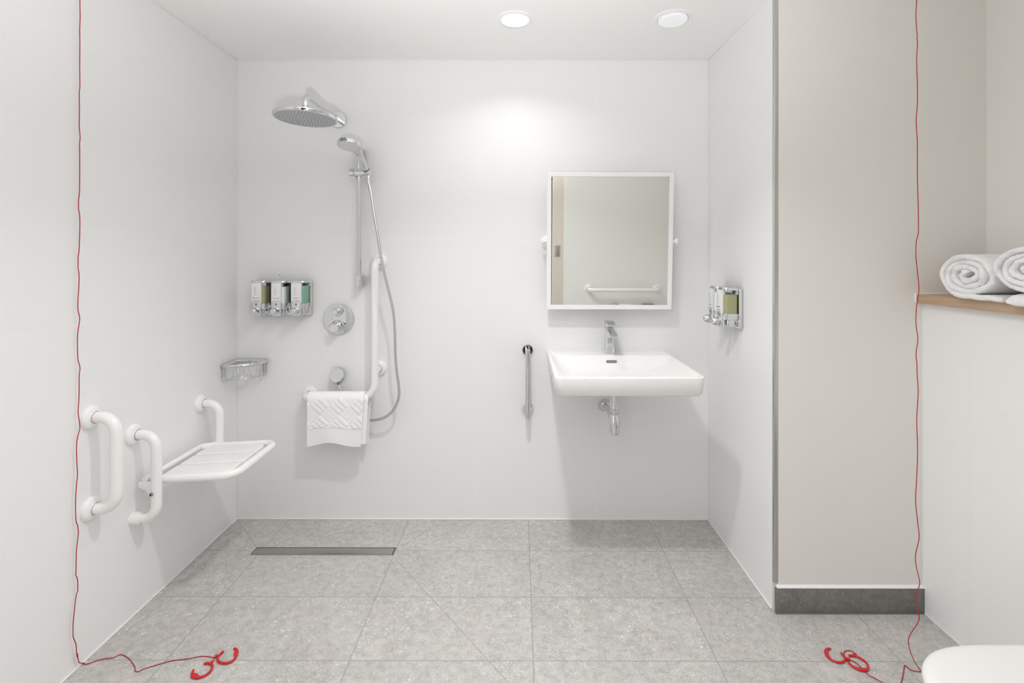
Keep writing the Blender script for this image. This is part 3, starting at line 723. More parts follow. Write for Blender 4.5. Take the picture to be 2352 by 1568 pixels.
# ------------------------------------------------------------------ corner soap basket
t = thing('soap_basket', 'chrome wire soap basket fixed in the left corner of the tiled walls', 'soap basket', (0.01, -0.01, 0.725))
BZ = 0.797
def arc(s, grow=0.0):
    """front edge: s = 0 at the left wall, 1 at the far wall"""
    a, b = 0.158 + grow, 0.140 + grow
    ang = PI / 2 * (1 - s)
    e = 0.80
    return Vector((a * math.cos(ang) ** e if math.cos(ang) > 1e-9 else 0, -b * (math.sin(ang) ** e if math.sin(ang) > 1e-9 else 0), 0))
pts = [Vector((0.012, -0.008, BZ)), Vector((0.0075, -0.060, BZ)), Vector((0.009, -0.134, BZ))] 
front = [arc(s / 20) for s in range(1, 20)]
loop = [Vector((0.007, -0.007, BZ)), Vector((0.0068, -0.06, BZ)), Vector((0.0068, -0.115, BZ)), Vector((0.0085, -0.136, BZ))]
loop += [Vector((max(p.x, 0.012), min(p.y, -0.010), BZ)) for p in front if p.x > 0.02 and p.y < -0.015]
loop += [Vector((0.152, -0.0085, BZ)), Vector((0.125, -0.0068, BZ)), Vector((0.06, -0.0068, BZ))]
MB().tube(loop, 0.0062, 14, closed=True, ell=(1.25, 0.85)).build('rim', M['chrome'], t)
wires = 0
for s in (0.07, 0.18, 0.29, 0.40, 0.50, 0.60, 0.71, 0.82, 0.93):
    p = arc(s, -0.006); bz = 0.7275
    p.x = max(p.x, 0.014); p.y = min(p.y, -0.014)
    if s < 0.5: back = Vector((0.0078, p.y * 0.98, 0))
    elif s > 0.5: back = Vector((p.x * 0.98, -0.0078, 0))
    else: back = Vector((0.012, -0.012, 0))
    q0 = Vector((p.x, p.y, BZ - 0.003)); q1 = Vector((p.x - 0.004, p.y + 0.004, bz))
    if s < 0.5: q1.y = back.y
    if s > 0.5: q1.x = back.x
    q2 = Vector((back.x, back.y, bz)); q3 = Vector((back.x, back.y, BZ - 0.003))
    rr_ = min(0.008, (q1 - q2).length * 0.4)
    MB().tube(fillet([q0, q1, q2, q3], rr_, 5), 0.0014, 8).build('wire', M['chrome'], t)
for g in (-0.016, -0.048, -0.080):
    ps = [arc(0.06 + 0.88 * k / 14, g) for k in range(15)]
    MB().tube([Vector((max(p.x, 0.008), min(p.y, -0.008), 0.7290)) for p in ps], 0.0017, 8).build('bottom_wire', M['chrome'], t)
for p, ax in (((0.0, -0.085, BZ - 0.004), (1, 0, 0)), ((0.085, 0.0, BZ - 0.004), (0, -1, 0))):
    MB().lathe([(0, 0), (0.011, 0), (0.011, 0.004), (0.006, 0.005), (0.006, 0.011), (0, 0.011)], p, ax, 24).build('wall_fixing', M['chrome'], t)

# ------------------------------------------------------------------ soap dispensers
def dshape(cx, y_back, y_front, hw, z, rf=0.018, rb=0.006):
    return rrect(cx - hw, cx + hw, y_front, y_back, [rb, rb, rf, rf], z, 8)

def make_dispenser(name, label, liquid, ink, word, full, group):
    """built at the far wall, centred on x = 0, then moved by its root"""
    t = thing(name, label, 'soap dispenser', (0, -0.016, 1.028), group)
    MB().loft([dshape(0, -0.0165, -0.0760, 0.0372, z) for z in (1.087, 1.1885)]).build('chamber', M['clear'], t)
    lt = 1.1825 if full == 1 else full
    if name == 'soap_dispenser' and full < 1:
        pass
    top = 1.087 + 0.0915 * full
    MB().loft([dshape(0, -0.0180, -0.0746, 0.0358, z, 0.017) for z in (1.0872, top)]).build('liquid', M[liquid], t)
    MB().loft([dshape(0, -0.0160, -0.0770, 0.0380, 1.1880), dshape(0, -0.0160, -0.0770, 0.0382, 1.1945), dshape(0, -0.018, -0.0755, 0.0370, 1.1985), dshape(0, -0.024, -0.068, 0.030, 1.2005)]).build('cap', M['chrome'], t)
    MB().loft([dshape(0, -0.0160, -0.0770, 0.0380, 1.0880), dshape(0, -0.0160, -0.0770, 0.0380, 1.0665), dshape(0, -0.0165, -0.0750, 0.0360, 1.0620)]).build('collar', M['chrome'], t)
    MB().box((-0.028, -0.060, 1.030), (0.028, -0.0162, 1.064), 0.006).build('pump_housing', M['chrome'], t)
    col = MB().box((-0.0228, -0.0845, 1.0285), (0.0228, -0.0660, 1.1000), 0.0055, 4).build('front_cover', M['chrome'], t)
    MB().box((-0.0022, -0.0850, 1.0800), (0.0022, -0.0840, 1.0905), 0.0004).build('sight_slot', M['gap'], col)
    # label panel with an arched lower edge
    arch = [(-0.0230, 1.1885), (-0.0230, 1.0905)] + [(-0.0230 + 0.0460 * k / 14, 1.0915 + 0.0052 * math.sin(PI * k / 14)) for k in range(1, 14)] + [(0.0230, 1.0905), (0.0230, 1.1885)]
    lp = MB().prism(arch, 0.0195, Matrix(((1, 0, 0, 0), (0, 0, -1, -0.0660), (0, 1, 0, 0), (0, 0, 0, 1))), 0.0006).build('label_panel', M['label'], t)
    FY = -0.0858
    ink_arc = MB().tube([(-0.0195 + 0.039 * k / 12, FY, 1.0985 + 0.0040 * math.sin(PI * k / 12)) for k in range(13)], 0.0007, 6).build('arc_line', M[ink], lp)
    rot = Matrix.Rotation(PI / 2, 4, 'X')
    text_part('lettering', word, 0.0052, M[ink], lp, Matrix.Translation((-0.001, FY, 1.1155)) @ rot)
    text_part('lettering', 'TIMNXS', 0.0120, M['print_pale'], lp, Matrix.Translation((-0.0045, FY, 1.1500)) @ rot @ Matrix.Rotation(PI / 2, 4, 'Z'))
    text_part('lettering', 'TIMNXS', 0.0034, M['print_pale'], lp, Matrix.Translation((0.0050, FY, 1.1520)) @ rot @ Matrix.Rotation(PI / 2, 4, 'Z'))
    bt = MB().lathe([(0.0185, 0.0), (0.0190, 0.004), (0.0170, 0.018), (0.0135, 0.028), (0.0115, 0.0295), (0, 0.0295)], (-0.002, -0.0840, 1.0520), (-0.10, -1, 0.06), 40).build('push_button', M['chrome'], t)
    return t

G1, G2 = 'soap dispensers on the far wall', 'soap dispensers on the right wall'
pl = tag(MB().box((0.094, -0.0165, 1.0255), (0.380, 0.0, 1.1965), 0.004).build('dispenser_plate', M['chrome']), 'chrome wall plate carrying the three soap dispensers', 'wall plate')
for x, args in ((0.1400, ('dispenser of olive green body wash, leftmost of three in the shower', 'olive', 'print_black', 'BODY WASH', 0.93)),
                (0.2368, ('dispenser of white conditioner, middle of three in the shower', 'milk', 'print_ochre', 'CONDITIONER', 0.90)),
                (0.3335, ('dispenser of mint green shampoo, rightmost of three in the shower', 'green', 'print_red', 'SHAMPOO', 0.96))):
    d = make_dispenser('soap_dispenser', *args, G1); d.location.x = x
pl = tag(MB().box((W - 0.0165, -0.386, 1.0115), (W, -0.196, 1.1825), 0.004).build('dispenser_plate', M['chrome']), 'chrome wall plate carrying the two dispensers beside the basin', 'wall plate')
for y, args in ((-0.2450, ('white lotion dispenser beside the basin, the one nearer the corner', 'milk', 'print_blue', 'LOTION', 0.93)),
                (-0.3380, ('olive green soap dispenser beside the basin, farther from the corner', 'olive', 'print_black', 'HAND WASH', 0.90))):
    d = make_dispenser('soap_dispenser', *args, G2)
    d.rotation_euler.z = -PI / 2
    d.location = (W - 0.016, y, 1.028 - 0.013)

# ------------------------------------------------------------------ towel over the grab bar
def towel_sheet(x_left, x_right, z_front, z_back, off, wav, pattern, bottom_wave):
    """one folded layer: front hem, up, over the tube, down to the back hem"""
    zc = 0.632; rad = BR + off
    nu, nv = 150, 190
    path = []
    for k in range(90): path.append((BY - rad, z_front + (zc - z_front) * k / 90.0))
    for k in range(25):
        a = PI - PI * k / 24
        path.append((BY + rad * math.cos(a), zc + rad * math.sin(a)))
    for k in range(1, 76): path.append((BY + rad, zc + (z_back - zc) * k / 75.0))
    rows = []
    for i, (py, pz) in enumerate(path):
        row = []
        front = i <= 102
        for j in range(nu + 1):
            u = j / nu
            hang = max(0.0, min(1.0, (zc - pz) / (zc - z_front)))
            xl = x_left - 0.004 * hang + 0.0010 * math.sin(pz * 230); xr = x_right - 0.012 * hang + 0.0012 * math.sin(pz * 190 + 1)
            x = xl + (xr - xl) * u
            y, z = py, pz
            w = wav * hang ** 1.5 * (math.sin(u * 8.0 + 0.6) * 0.7 + 0.5 * math.sin(u * 4.1 + 2.2))
            y += w if front else -0.35 * w
            if front:
                z += bottom_wave * hang * (0.35 - 0.9 * u if u < 0.35 else 0) * -0.0
                z += hang ** 2 * bottom_wave * (0.5 + 0.5 * math.sin(u * 6.6 - 1.35))
            h = 0.0
            if pattern:
                d = pz if front else 2 * zc - pz
                run = (zc + rad) - pz if front else 0.0
                if front and pz > z_front + 0.088:
                    a = (x + pz) / math.sqrt(2); b = (x - pz) / math.sqrt(2)
                    L = 0.066
                    ia, ib = math.floor(a / L), math.floor(b / L)
                    fa, fb = a / L - ia, b / L - ib
                    if (ia + ib) % 2: s = fa; o = fb; big = 1.0
                    else: s = fb; o = fa; big = 0.30
                    st = (s * 3) % 1.0
                    prof = min(1.0, min(st, 1 - st) / 0.16)
                    edge = min(1.0, min(o, 1 - o) / 0.10)
                    h = 0.0034 * big * (prof * prof * (3 - 2 * prof)) * edge
                elif front and pz > z_front + 0.084:
                    h = 0.0022
            if front: y -= h
            row.append(Vector((x, y, z)))
        rows.append(row)
    return rows
def solid_sheet(mb, rows, thick, inward):
    """give a sheet thickness toward the tube"""
    n, m = len(rows), len(rows[0]); zc = 0.632
    inner = []
    for i in range(n):
        r = []
        for j in range(m):
            p = rows[i][j]
            d = Vector((0, BY - p.y, zc - p.z)) if p.z > zc else Vector((0, BY - p.y, 0))
            d = d.normalized() * thick if d.length > 1e-6 else Vector((0, 0, -thick))
            r.append(p + d)
        inner.append(r)
    verts = [p for r in rows for p in r] + [p for r in inner for p in r]; K = n * m; faces = []
    for i in range(n - 1):
        for j in range(m - 1):
            a, b, c, d = i * m + j, i * m + j + 1, (i + 1) * m + j + 1, (i + 1) * m + j
            faces.append((a, b, c, d)); faces.append((K + d, K + c, K + b, K + a))
    for i in range(n - 1):
        a, b = i * m, (i + 1) * m; faces.append((b, a, K + a, K + b))
        a, b = i * m + m - 1, (i + 1) * m + m - 1; faces.append((a, b, K + b, K + a))
    for j in range(m - 1):
        faces.append((j + 1, j, K + j, K + j + 1))
        a = (n - 1) * m + j; faces.append((a, a + 1, K + a + 1, K + a))
    mb._add(verts, faces)
mb = MB()
solid_sheet(mb, towel_sheet(0.4060, 0.6720, 0.410, 0.418, 0.0165, 0.0055, True, 0.022), 0.0050, True)
solid_sheet(mb, towel_sheet(0.4100, 0.6930, 0.421, 0.409, 0.0085, 0.0025, False, 0.008), 0.0050, True)
tw = tag(mb.build('hand_towel', M['towel'], smooth=60), 'white patterned hand towel hanging over the lower arm of the grab bar', 'towel')
# ------------------------------------------------------------------ chrome grab rail beside the basin
t = thing('grab_rail', 'short vertical chrome rail on the tiled wall left of the basin', 'grab rail', (1.458, 0, 0.55))
gx = 1.4580
for gz in (0.8510, 0.5520):
    MB().lathe([(0, 0), (0.0265, 0), (0.0265, 0.006), (0.0250, 0.0078), (0, 0.0078)], (gx, 0, gz), (0, -1, 0), 56).build('flange', M['chrome'], t)
MB().tube([(gx, -0.007, 0.5520), (gx, -0.072, 0.5520)], 0.0112, 24).build('standoff', M['chrome'], t)
MB().tube(fillet([(gx, -0.007, 0.8510), (gx, -0.072, 0.8510), (gx, -0.072, 0.8200)], 0.0125, 8), 0.0121, 24).build('standoff', M['chrome'], t)
MB().lathe([(0, 0), (0.0105, 0), (0.0121, 0.0015), (0.0121, 0.320), (0.0121, 0.3345)], (gx, -0.072, 0.5280), (0, 0, 1), 32).build('bar', M['chrome'], t)

# ------------------------------------------------------------------ wash basin
bx0, bx1, byf, bzt = 1.5535, 2.1465, -0.556, 0.8500
CXB = 1.8528
t = thing('wash_basin', 'white rectangular wall-hung wash basin under the mirror', 'wash basin', (CXB, 0, 0.75))
rc = [0.004, 0.004, 0.030, 0.030]
def br_(ins, z, back=0.0, r=0.03, rb=None, front=None):
    f = ins if front is None else front
    rb = r if rb is None else rb
    return rrect(bx0 + ins, bx1 - ins, byf + f, -back, [rb, rb, r, r], z, 8)
rings = [br_(0.170, 0.7520, 0.16, 0.06), br_(0.150, 0.7560, 0.14, 0.06), br_(0.125, 0.7690, 0.11, 0.06), br_(0.030, 0.7712, 0.0, 0.035, 0.004), br_(0.0135, 0.7730, 0.0, 0.032, 0.004), br_(0.0075, 0.7790, 0.0, 0.030, 0.004),
         br_(0.0, 0.8430, 0.0, 0.030, 0.004), br_(0.0012, 0.8475, 0.0, 0.029, 0.004), br_(0.0045, 0.8500, 0.0, 0.028, 0.004),
         br_(0.0125, 0.8500, 0.118, 0.026, 0.020), br_(0.0165, 0.8482, 0.1225, 0.028, 0.022), br_(0.0205, 0.8435, 0.126, 0.030, 0.026),
         br_(0.034, 0.8200, 0.137, 0.036, 0.034), br_(0.060, 0.7950, 0.155, 0.045, 0.05), br_(0.095, 0.7790, 0.18, 0.055, 0.06), br_(0.150, 0.7705, 0.20, 0.06, 0.06), br_(0.23, 0.7675, 0.23, 0.04, 0.04)]
MB().loft(rings).build('bowl', M['ceramic'], t, smooth=55)
# overflow slot in the back slope, and the waste
def capsule(w, h, n=10):
    return [((w / 2 - h / 2) + h / 2 * math.cos(a), h / 2 * math.sin(a)) for a in [(-PI / 2 + PI * k / n) for k in range(n + 1)]] + \
           [(-(w / 2 - h / 2) + h / 2 * math.cos(a), h / 2 * math.sin(a)) for a in [(PI / 2 + PI * k / n) for k in range(n + 1)]]
ny = Vector((0, -0.90, 0.43)).normalized(); zx = Vector((1, 0, 0)); zy = ny.cross(zx)
o = Vector((CXB, -0.1372, 0.8212))
mat4 = Matrix(((zx.x, zy.x, ny.x, o.x), (zx.y, zy.y, ny.y, o.y), (zx.z, zy.z, ny.z, o.z), (0, 0, 0, 1)))
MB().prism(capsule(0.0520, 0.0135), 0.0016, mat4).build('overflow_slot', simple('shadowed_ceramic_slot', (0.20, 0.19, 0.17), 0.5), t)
MB().lathe([(0, 0.004), (0.025, 0.003), (0.031, 0.001), (0.031, -0.003)], (CXB, -0.30, 0.7685), (0, 0, 1), 40).build('waste_plug', M['chrome'], t)

# ------------------------------------------------------------------ basin tap
ty = -0.078; tx = 1.8515; z0 = 0.8500
t = thing('basin_tap', 'chrome single lever mixer tap standing on the basin', 'tap', (tx, ty, z0))
def blk(hx, yb, yf_, z, r=0.010): return rrect(tx - hx, tx + hx, yf_, yb, r, z, 6)
MB().loft([blk(0.0245, ty + 0.025, ty - 0.025, z0), blk(0.0235, ty + 0.024, ty - 0.024, 0.880, 0.012), blk(0.0205, ty + 0.022, ty - 0.021, 0.935, 0.010), blk(0.0200, ty + 0.0215, ty - 0.022, 0.960, 0.008), blk(0.0200, ty + 0.0215, ty - 0.022, 0.976, 0.007)]).build('body', M['chrome'], t)
def sp(y, ztop, zbot, hw, r=0.005):
    return [Vector((p.x, y, p.y)) for p in rrect(tx - hw, tx + hw, zbot, ztop, r, 0, 4)]
spout = MB().loft([sp(ty + 0.012, 0.9765, 0.925, 0.0198), sp(ty - 0.020, 0.9765, 0.928, 0.0198), sp(ty - 0.050, 0.9720, 0.943, 0.0195), sp(ty - 0.095, 0.9660, 0.9490, 0.0188), sp(ty - 0.118, 0.9625, 0.9510, 0.0178, 0.004)]).build('spout', M['chrome'], t)
MB().lathe([(0.0122, 0.0), (0.0125, -0.004), (0.0115, -0.010), (0.0105, -0.0105), (0.0100, -0.0085), (0, -0.0085)], (tx, ty - 0.100, 0.9500), (0, 0.12, 1), 32).build('aerator', M['chrome_satin'], spout)
MB().loft([blk(0.0185, ty + 0.020, ty - 0.018, 0.9775, 0.008), blk(0.0190, ty + 0.0205, ty - 0.018, 0.998, 0.008)]).build('cartridge_hub', M['chrome'], t)
MB().loft([sp(ty + 0.0215, 1.0060, 0.9960, 0.0192, 0.003), sp(ty - 0.010, 1.0085, 0.9945, 0.0195, 0.003), sp(ty - 0.040, 1.0060, 0.9975, 0.0190, 0.003), sp(ty - 0.074, 1.0000, 0.9950, 0.0175, 0.002)]).build('lever', M['chrome'], t)
MB().tube([(tx + 0.018, ty + 0.006, 0.9190), (tx + 0.036, ty + 0.006, 0.9190)], 0.0016, 8).build('lift_rod', M['chrome_satin'], t)

# ------------------------------------------------------------------ bottle trap
qx, qy = 1.8528, -0.206
t = thing('bottle_trap', 'chrome bottle trap under the basin', 'drain trap', (qx, qy, 0.50))
MB().lathe([(0.0218, 0.768), (0.0218, 0.637), (0.0205, 0.634), (0.0205, 0.630), (0.0212, 0.628), (0.0212, 0.622), (0.0185, 0.6185), (0.0162, 0.6185)], (qx, qy, 0), seg=48).build('collar', M['chrome'], t)
MB().lathe([(0.0162, 0.6240), (0.0162, 0.5980)], (qx, qy, 0), seg=40).build('down_pipe', M['chrome'], t)
MB().lathe([(0.0160, 0.6020), (0.0205, 0.6020), (0.0218, 0.6005), (0.0218, 0.5960), (0.0205, 0.5940), (0.0215, 0.5900), (0.0295, 0.5530), (0.0290, 0.5470), (0.0245, 0.5450)], (qx, qy, 0), seg=48).build('head', M['chrome'], t)
MB().lathe([(0.0242, 0.5470), (0.0242, 0.5180), (0.0230, 0.5100), (0.0195, 0.5040), (0.0120, 0.5015), (0, 0.5010)], (qx, qy, 0), seg=48).build('cup', M['chrome'], t)
e = Vector((1.8450, 0, 0.5745)); s = Vector((qx, qy, 0.5800))
dr = (e - s).normalized()
MB().tube([s + dr * 0.015, e], 0.0160, 28).build('waste_pipe', M['chrome'], t)
MB().tube([s + dr * 0.018, s + dr * 0.050], [0.0215, 0.0200], 28).build('union_nut', M['chrome'], t)
MB().lathe([(0.0160, 0.022), (0.0205, 0.020), (0.0240, 0.012), (0.0310, 0.004), (0.0320, 0.0)], e, (0, -1, 0), 44).build('wall_flange', M['chrome'], t)

# ------------------------------------------------------------------ tilting mirror
TH = math.radians(3.5)
PV = Vector((1.8505, -0.095, 1.3915))
t = thing('tilting_mirror', 'white framed tilting mirror on the wall above the basin', 'mirror', PV)
RM = Matrix.Translation(PV) @ Matrix.Rotation(TH, 4, 'X')
hw, hh, bd = 0.3025, 0.3290, 0.0215
def mbox(lo, hi, bevel=0.0, seg=2):
    m = MB(); m.box(lo, hi, bevel, seg); m.bm.transform(RM); return m
fm = MB()
def fring(ins, y): return [Vector((sx * (hw - ins), y, sz * (hh - ins))) for sx, sz in ((-1, -1), (1, -1), (1, 1), (-1, 1))]
fm.loft([fring(0.0, 0.011), fring(0.0, -0.0105), fring(0.0015, -0.012), fring(bd - 0.0015, -0.012), fring(bd, -0.0105), fring(bd, 0.011), fring(0.0, 0.011)], False, False)
fm.bm.transform(RM); bmesh.ops.remove_doubles(fm.bm, verts=fm.bm.verts[:], dist=1e-6); fm.build('frame', M['enamel'], t)
mbox((-hw + 0.004, 0.004, -hh + 0.004), (hw - 0.004, 0.011, hh - 0.004)).build('backing', M['enamel'], t, smooth=None)
mbox((-hw + bd - 0.002, -0.0068, -hh + bd - 0.002), (hw - bd + 0.002, 0.0039, hh - bd + 0.002)).build('glass', M['mirror'], t, smooth=None)
for s in (-1, 1):
    kx = PV.x + s * (hw + 0.004)
    pv = MB().tube([(kx - s * 0.012, PV.y, PV.z), (kx + s * 0.010, PV.y, PV.z)], 0.0075, 20)
    pv.build('pivot', M['nylon'], t)
    kn = MB(); rr = []
    for xx in (0.009, 0.0105, 0.019, 0.0205):
        ring = []
        for k in range(48):
            a = 2 * PI * k / 48
            r = (0.0140 if xx in (0.0105, 0.019) else 0.0125) * (1 + 0.06 * (1 if (k // 3) % 2 else -1))
            ring.append(Vector((kx + s * xx, PV.y + r * math.cos(a), PV.z + r * math.sin(a))))
        rr.append(ring)
    kn.loft(rr).build('tilt_knob', M['nylon'], t)
    wb = MB().lathe([(0, 0), (0.034, 0), (0.034, 0.006), (0.022, 0.012), (0.0125, 0.020), (0.0105, 0.060), (0.0105, 0.094), (0, 0.095)], (PV.x + s * (hw - 0.010), 0, PV.z), (0, -1, 0), 36)
    wb.bm.verts.ensure_lookup_table()
    for v in wb.bm.verts:
        if v.co.y < -0.04: v.co.y = max(v.co.y, -0.078)
    wb.build('wall_bracket', M['nylon'], t)

# ------------------------------------------------------------------ shelf and towels
sh = MB().box((2.8865, REAR, 1.1490), (UPPER, NICHE - 0.006, 1.1815), 0.0008, 2).build('wooden_shelf', M['wood'])
tag(sh, 'light oak shelf on top of the low tiled wall', 'shelf')
struct(MB().box((2.8835, NICHE - 0.0060, 1.1480), (UPPER, NICHE, 1.1835), 0.001, 2).build('trim_14', M['sealant']))

def rolled_towel(label, yc, zb, ay, az, x0, x1, turns, tail_y, seed):
    """flattened spiral roll lying across the shelf; a tail of the outer turn lies flat"""
    rnd = random.Random(seed)
    t = thing('rolled_towel', label, 'towel', ((x0 + x1) / 2, yc, zb), 'white towels on the oak shelf')
    thick = az / (turns + 0.55) * 0.97
    N = int(turns * 96)
    mid = []
    ph = [rnd.uniform(0, 6.28) for _ in range(4)]
    a_end = -PI / 2 + 0.02
    for k in range(N + 1):
        f = k / N
        ang = a_end - (1 - f) * turns * 2 * PI
        r = 0.10 + 0.90 * f ** 0.93
        w = 1 + 0.035 * math.sin(3 * ang + ph[0]) * (1 - f) + 0.03 * math.sin(5 * ang + ph[1]) * (1 - f)
        ry = (ay - thick * 0.5) * (r * w) ; rz = (az - thick * 0.5) * (r * w)
        mid.append(Vector((0, -math.cos(ang) * ry, math.sin(ang) * rz)))
    if tail_y:
        last = mid[-1]
        for k in range(1, 11):
            mid.append(Vector((0, last.y + (tail_y - last.y) * k / 10, -az + thick * 0.5 + 0.002 * math.sin(k * 1.3))))
    m = len(mid)
    rings = []
    for i in range(m):
        a, b = mid[max(i - 1, 0)], mid[min(i + 1, m - 1)]
        tg = (b - a).normalized(); nr = Vector((0, -tg.z, tg.y))
        th = thick * 0.5 * (0.97 + 0.05 * math.sin(i * 0.7 + ph[2]))
        if i > m - 4: th *= (1.0, 0.9, 0.62)[i - (m - 3)]
        if i < 3: th *= (0.5, 0.8, 0.95)[i]
        ring = []
        xj = 0.004 * math.sin(i * 0.11 + ph[3]) + 0.0025 * math.sin(i * 0.31)
        prof = [(x0 + xj + 0.006, 1), (x0 + xj + 0.0015, 0.75), (x0 + xj - 0.001, 0.25), (x0 + xj - 0.001, -0.25), (x0 + xj + 0.0015, -0.75), (x0 + xj + 0.006, -1), ((x0 + x1) / 2, -1), (x1, -1), (x1, 1), ((x0 + x1) / 2, 1)]
        for x, sgn in prof:
            p = mid[i] + nr * th * sgn
            ring.append(Vector((x, yc + p.y, zb + az + p.z)))
        rings.append(ring)
    mb = MB().loft(rings)
    bmesh.ops.subdivide_edges(mb.bm, edges=[e for e in mb.bm.edges if abs(e.verts[0].co.x - e.verts[1].co.x) > 0.05], cuts=5)
    for v in mb.bm.verts:
        j = 0.0006 * (math.sin(v.co.y * 510 + v.co.x * 730 + v.co.z * 390) + math.sin(v.co.y * 980 - v.co.z * 870 + seed))
        v.co += Vector((j, j * 0.8, 0 if v.co.z < zb + 0.006 else j))
        v.co.z = max(v.co.z, zb + 0.0003)
    mb.build('roll', M['terry'], t, smooth=70)
    return t
rolled_towel('thick rolled white towel at the far end of the oak shelf', -0.866, 1.1816, 0.110, 0.0775, 2.866, 3.10, 3.6, -0.128, 3)
rolled_towel('rolled white towel resting on the folded towel at the picture edge', -1.085, 1.2160, 0.119, 0.0700, 2.850, 3.10, 3.6, 0, 11)
ft = MB()
rings = []
path = [(3.10, 1.1988), (2.95, 1.1988), (2.905, 1.1988), (2.880, 1.1970), (2.858, 1.1925), (2.846, 1.1890)]
for i, (x, z) in enumerate(path):
    th = 0.0165 if i < len(path) - 1 else 0.008
    ring = []
    for a in range(28):
        t_ = 2 * PI * a / 28
        cy, cz = math.cos(t_), math.sin(t_)
        yy = -1.170 + (0.150 - 0.014) * (1 if cy > 0 else -1) * (abs(cy) ** 0.05 if abs(cy) > 1e-6 else 0) + 0.014 * cy
        ring.append(Vector((x, yy, z + th * (abs(cz) ** 0.6) * (1 if cz > 0 else -1))))
    rings.append(ring)
ft.loft(rings)
for v in ft.bm.verts: v.co.z = max(v.co.z, 1.1818) if v.co.x > 2.887 else v.co.z
tag(ft.build('folded_towel', M['terry'], smooth=70), 'folded white towel lying on the shelf beneath the second roll', 'towel', 'white towels on the oak shelf')

# ------------------------------------------------------------------ toilet
t = thing('toilet', 'white wall-hung toilet with closed lid, at the lower right', 'toilet', (2.60, -1.555, 0.08))
def drop(x0, x1, yc, hwid, z, e=2.7, n=40, shrink=0.0):
    """D-shaped ring: rounded nose at x0, straight back at x1"""
    out = []
    L = 0.235
    for k in range(n + 1):
        a = -PI / 2 + PI * k / n
        c, s = math.cos(a), math.sin(a)
        out.append(Vector((x0 + L - L * (abs(c) ** (2 / e)) , yc + (hwid - shrink) * (1 if s > 0 else -1) * abs(s) ** (2 / e), z)))
    for f in (0.4, 0.8, 1.0): out.append(Vector((x0 + L + (x1 - x0 - L) * f, yc + hwid - shrink, z)))
    for f in (1.0, 0.8, 0.4): out.append(Vector((x0 + L + (x1 - x0 - L) * f, yc - hwid + shrink, z)))
    return out
YC = -1.556
MB().loft([drop(2.46, LEDGE, YC, 0.10, 0.085), drop(2.40, LEDGE, YC, 0.125, 0.13), drop(2.315, LEDGE, YC, 0.165, 0.26), drop(2.285, LEDGE, YC, 0.178, 0.36), drop(2.28, LEDGE, YC, 0.180, 0.405), drop(2.285, LEDGE, YC, 0.176, 0.41)]).build('bowl', M['ceramic'], t, smooth=50)
MB().loft([drop(2.270, 2.78, YC, 0.186, 0.411), drop(2.266, 2.78, YC, 0.189, 0.414), drop(2.266, 2.78, YC, 0.189, 0.424), drop(2.270, 2.78, YC, 0.186, 0.427)]).build('seat', M['lid_white'], t, smooth=50)
MB().loft([drop(2.248, 2.80, YC, 0.193, 0.4285), drop(2.241, 2.80, YC, 0.199, 0.4310), drop(2.239, 2.80, YC, 0.201, 0.4370), drop(2.241, 2.80, YC, 0.199, 0.4440), drop(2.248, 2.80, YC, 0.193, 0.4490), drop(2.264, 2.797, YC, 0.182, 0.4515), drop(2.30, 2.79, YC, 0.155, 0.4525)]).build('lid', M['lid_white'], t, smooth=60)
for s in (-1, 1):
    MB().tube([(2.815, YC + s * 0.10, 0.435), (2.815, YC + s * 0.05, 0.435)], 0.014, 18).build('hinge', M['chrome'], t)

# ------------------------------------------------------------------ paper holder and bin on the rear wall (mirror)
t = thing('toilet_roll_holder', 'chrome toilet roll holder with a paper roll, at the mirror bottom edge', 'toilet roll holder', (2.33, REAR, 0.6))
MB().lathe([(0, 0), (0.024, 0), (0.024, 0.008), (0.012, 0.012), (0.012, 0.07), (0, 0.07)], (2.315, REAR, 0.582), (0, 1, 0), 32).build('post', M['chrome'], t)
MB().tube([(2.315, REAR + 0.062, 0.582), (2.460, REAR + 0.062, 0.582)], 0.007, 16).build('spindle', M['chrome'], t)
tag(MB().lathe([(0.020, 0), (0.052, 0), (0.052, 0.10), (0.020, 0.10), (0.020, 0)], (2.345, REAR + 0.062, 0.562), (1, 0, 0), 48).build('toilet_roll', M['paper']), 'white toilet paper roll on the chrome holder, at the mirror bottom edge', 'toilet paper')
t = thing('bag_dispenser', 'grey steel bag dispenser on the rear wall, at the mirror bottom edge', 'dispenser', (2.62, REAR, 0.55))
MB().box((2.565, REAR, 0.46), (2.675, REAR + 0.035, 0.602), 0.004).build('box', M['steel'], t)
MB().box((2.585, REAR + 0.0345, 0.50), (2.655, REAR + 0.0358, 0.52), 0.0004).build('slot', M['gap'], t)

# ------------------------------------------------------------------ red alarm pull cords
def pull_ring(pts, fat_from, fat_to, r, fat, parent):
    p = spline(pts, 5); n = len(p)
    mb = MB()
    rs = []
    for k in range(n):
        f = k / (n - 1)
        rs.append(r * (0.8 if k in (0, n - 1) else 1.0))
    mb.tube(p, rs, 14)
    # flat finger plate filling one end of the ring
    i0, i1 = int(fat_from * (n - 1)), int(fat_to * (n - 1))
    ctr = sum(p, Vector()) / n
    prev = None; verts = []; faces = []
    rows = []
    for k in range(i0, i1 + 1):
        f = (k - i0) / max(1, i1 - i0)
        w = fat * math.sin(PI * f)
        inn = p[k] + (ctr - p[k]).normalized() * w
        rows.append((p[k], inn))
    up = Vector((0, 0, 0.0022))
    for a, b in rows: verts += [a + up, b + up, b - up, a - up]
    for k in range(len(rows) - 1):
        q = 4 * k
        for j in range(4): faces.append((q + j, q + (j + 1) % 4, q + 4 + (j + 1) % 4, q + 4 + j))
    mb._add(verts, faces)
    return mb.build('pull_ring', M['red'], parent)
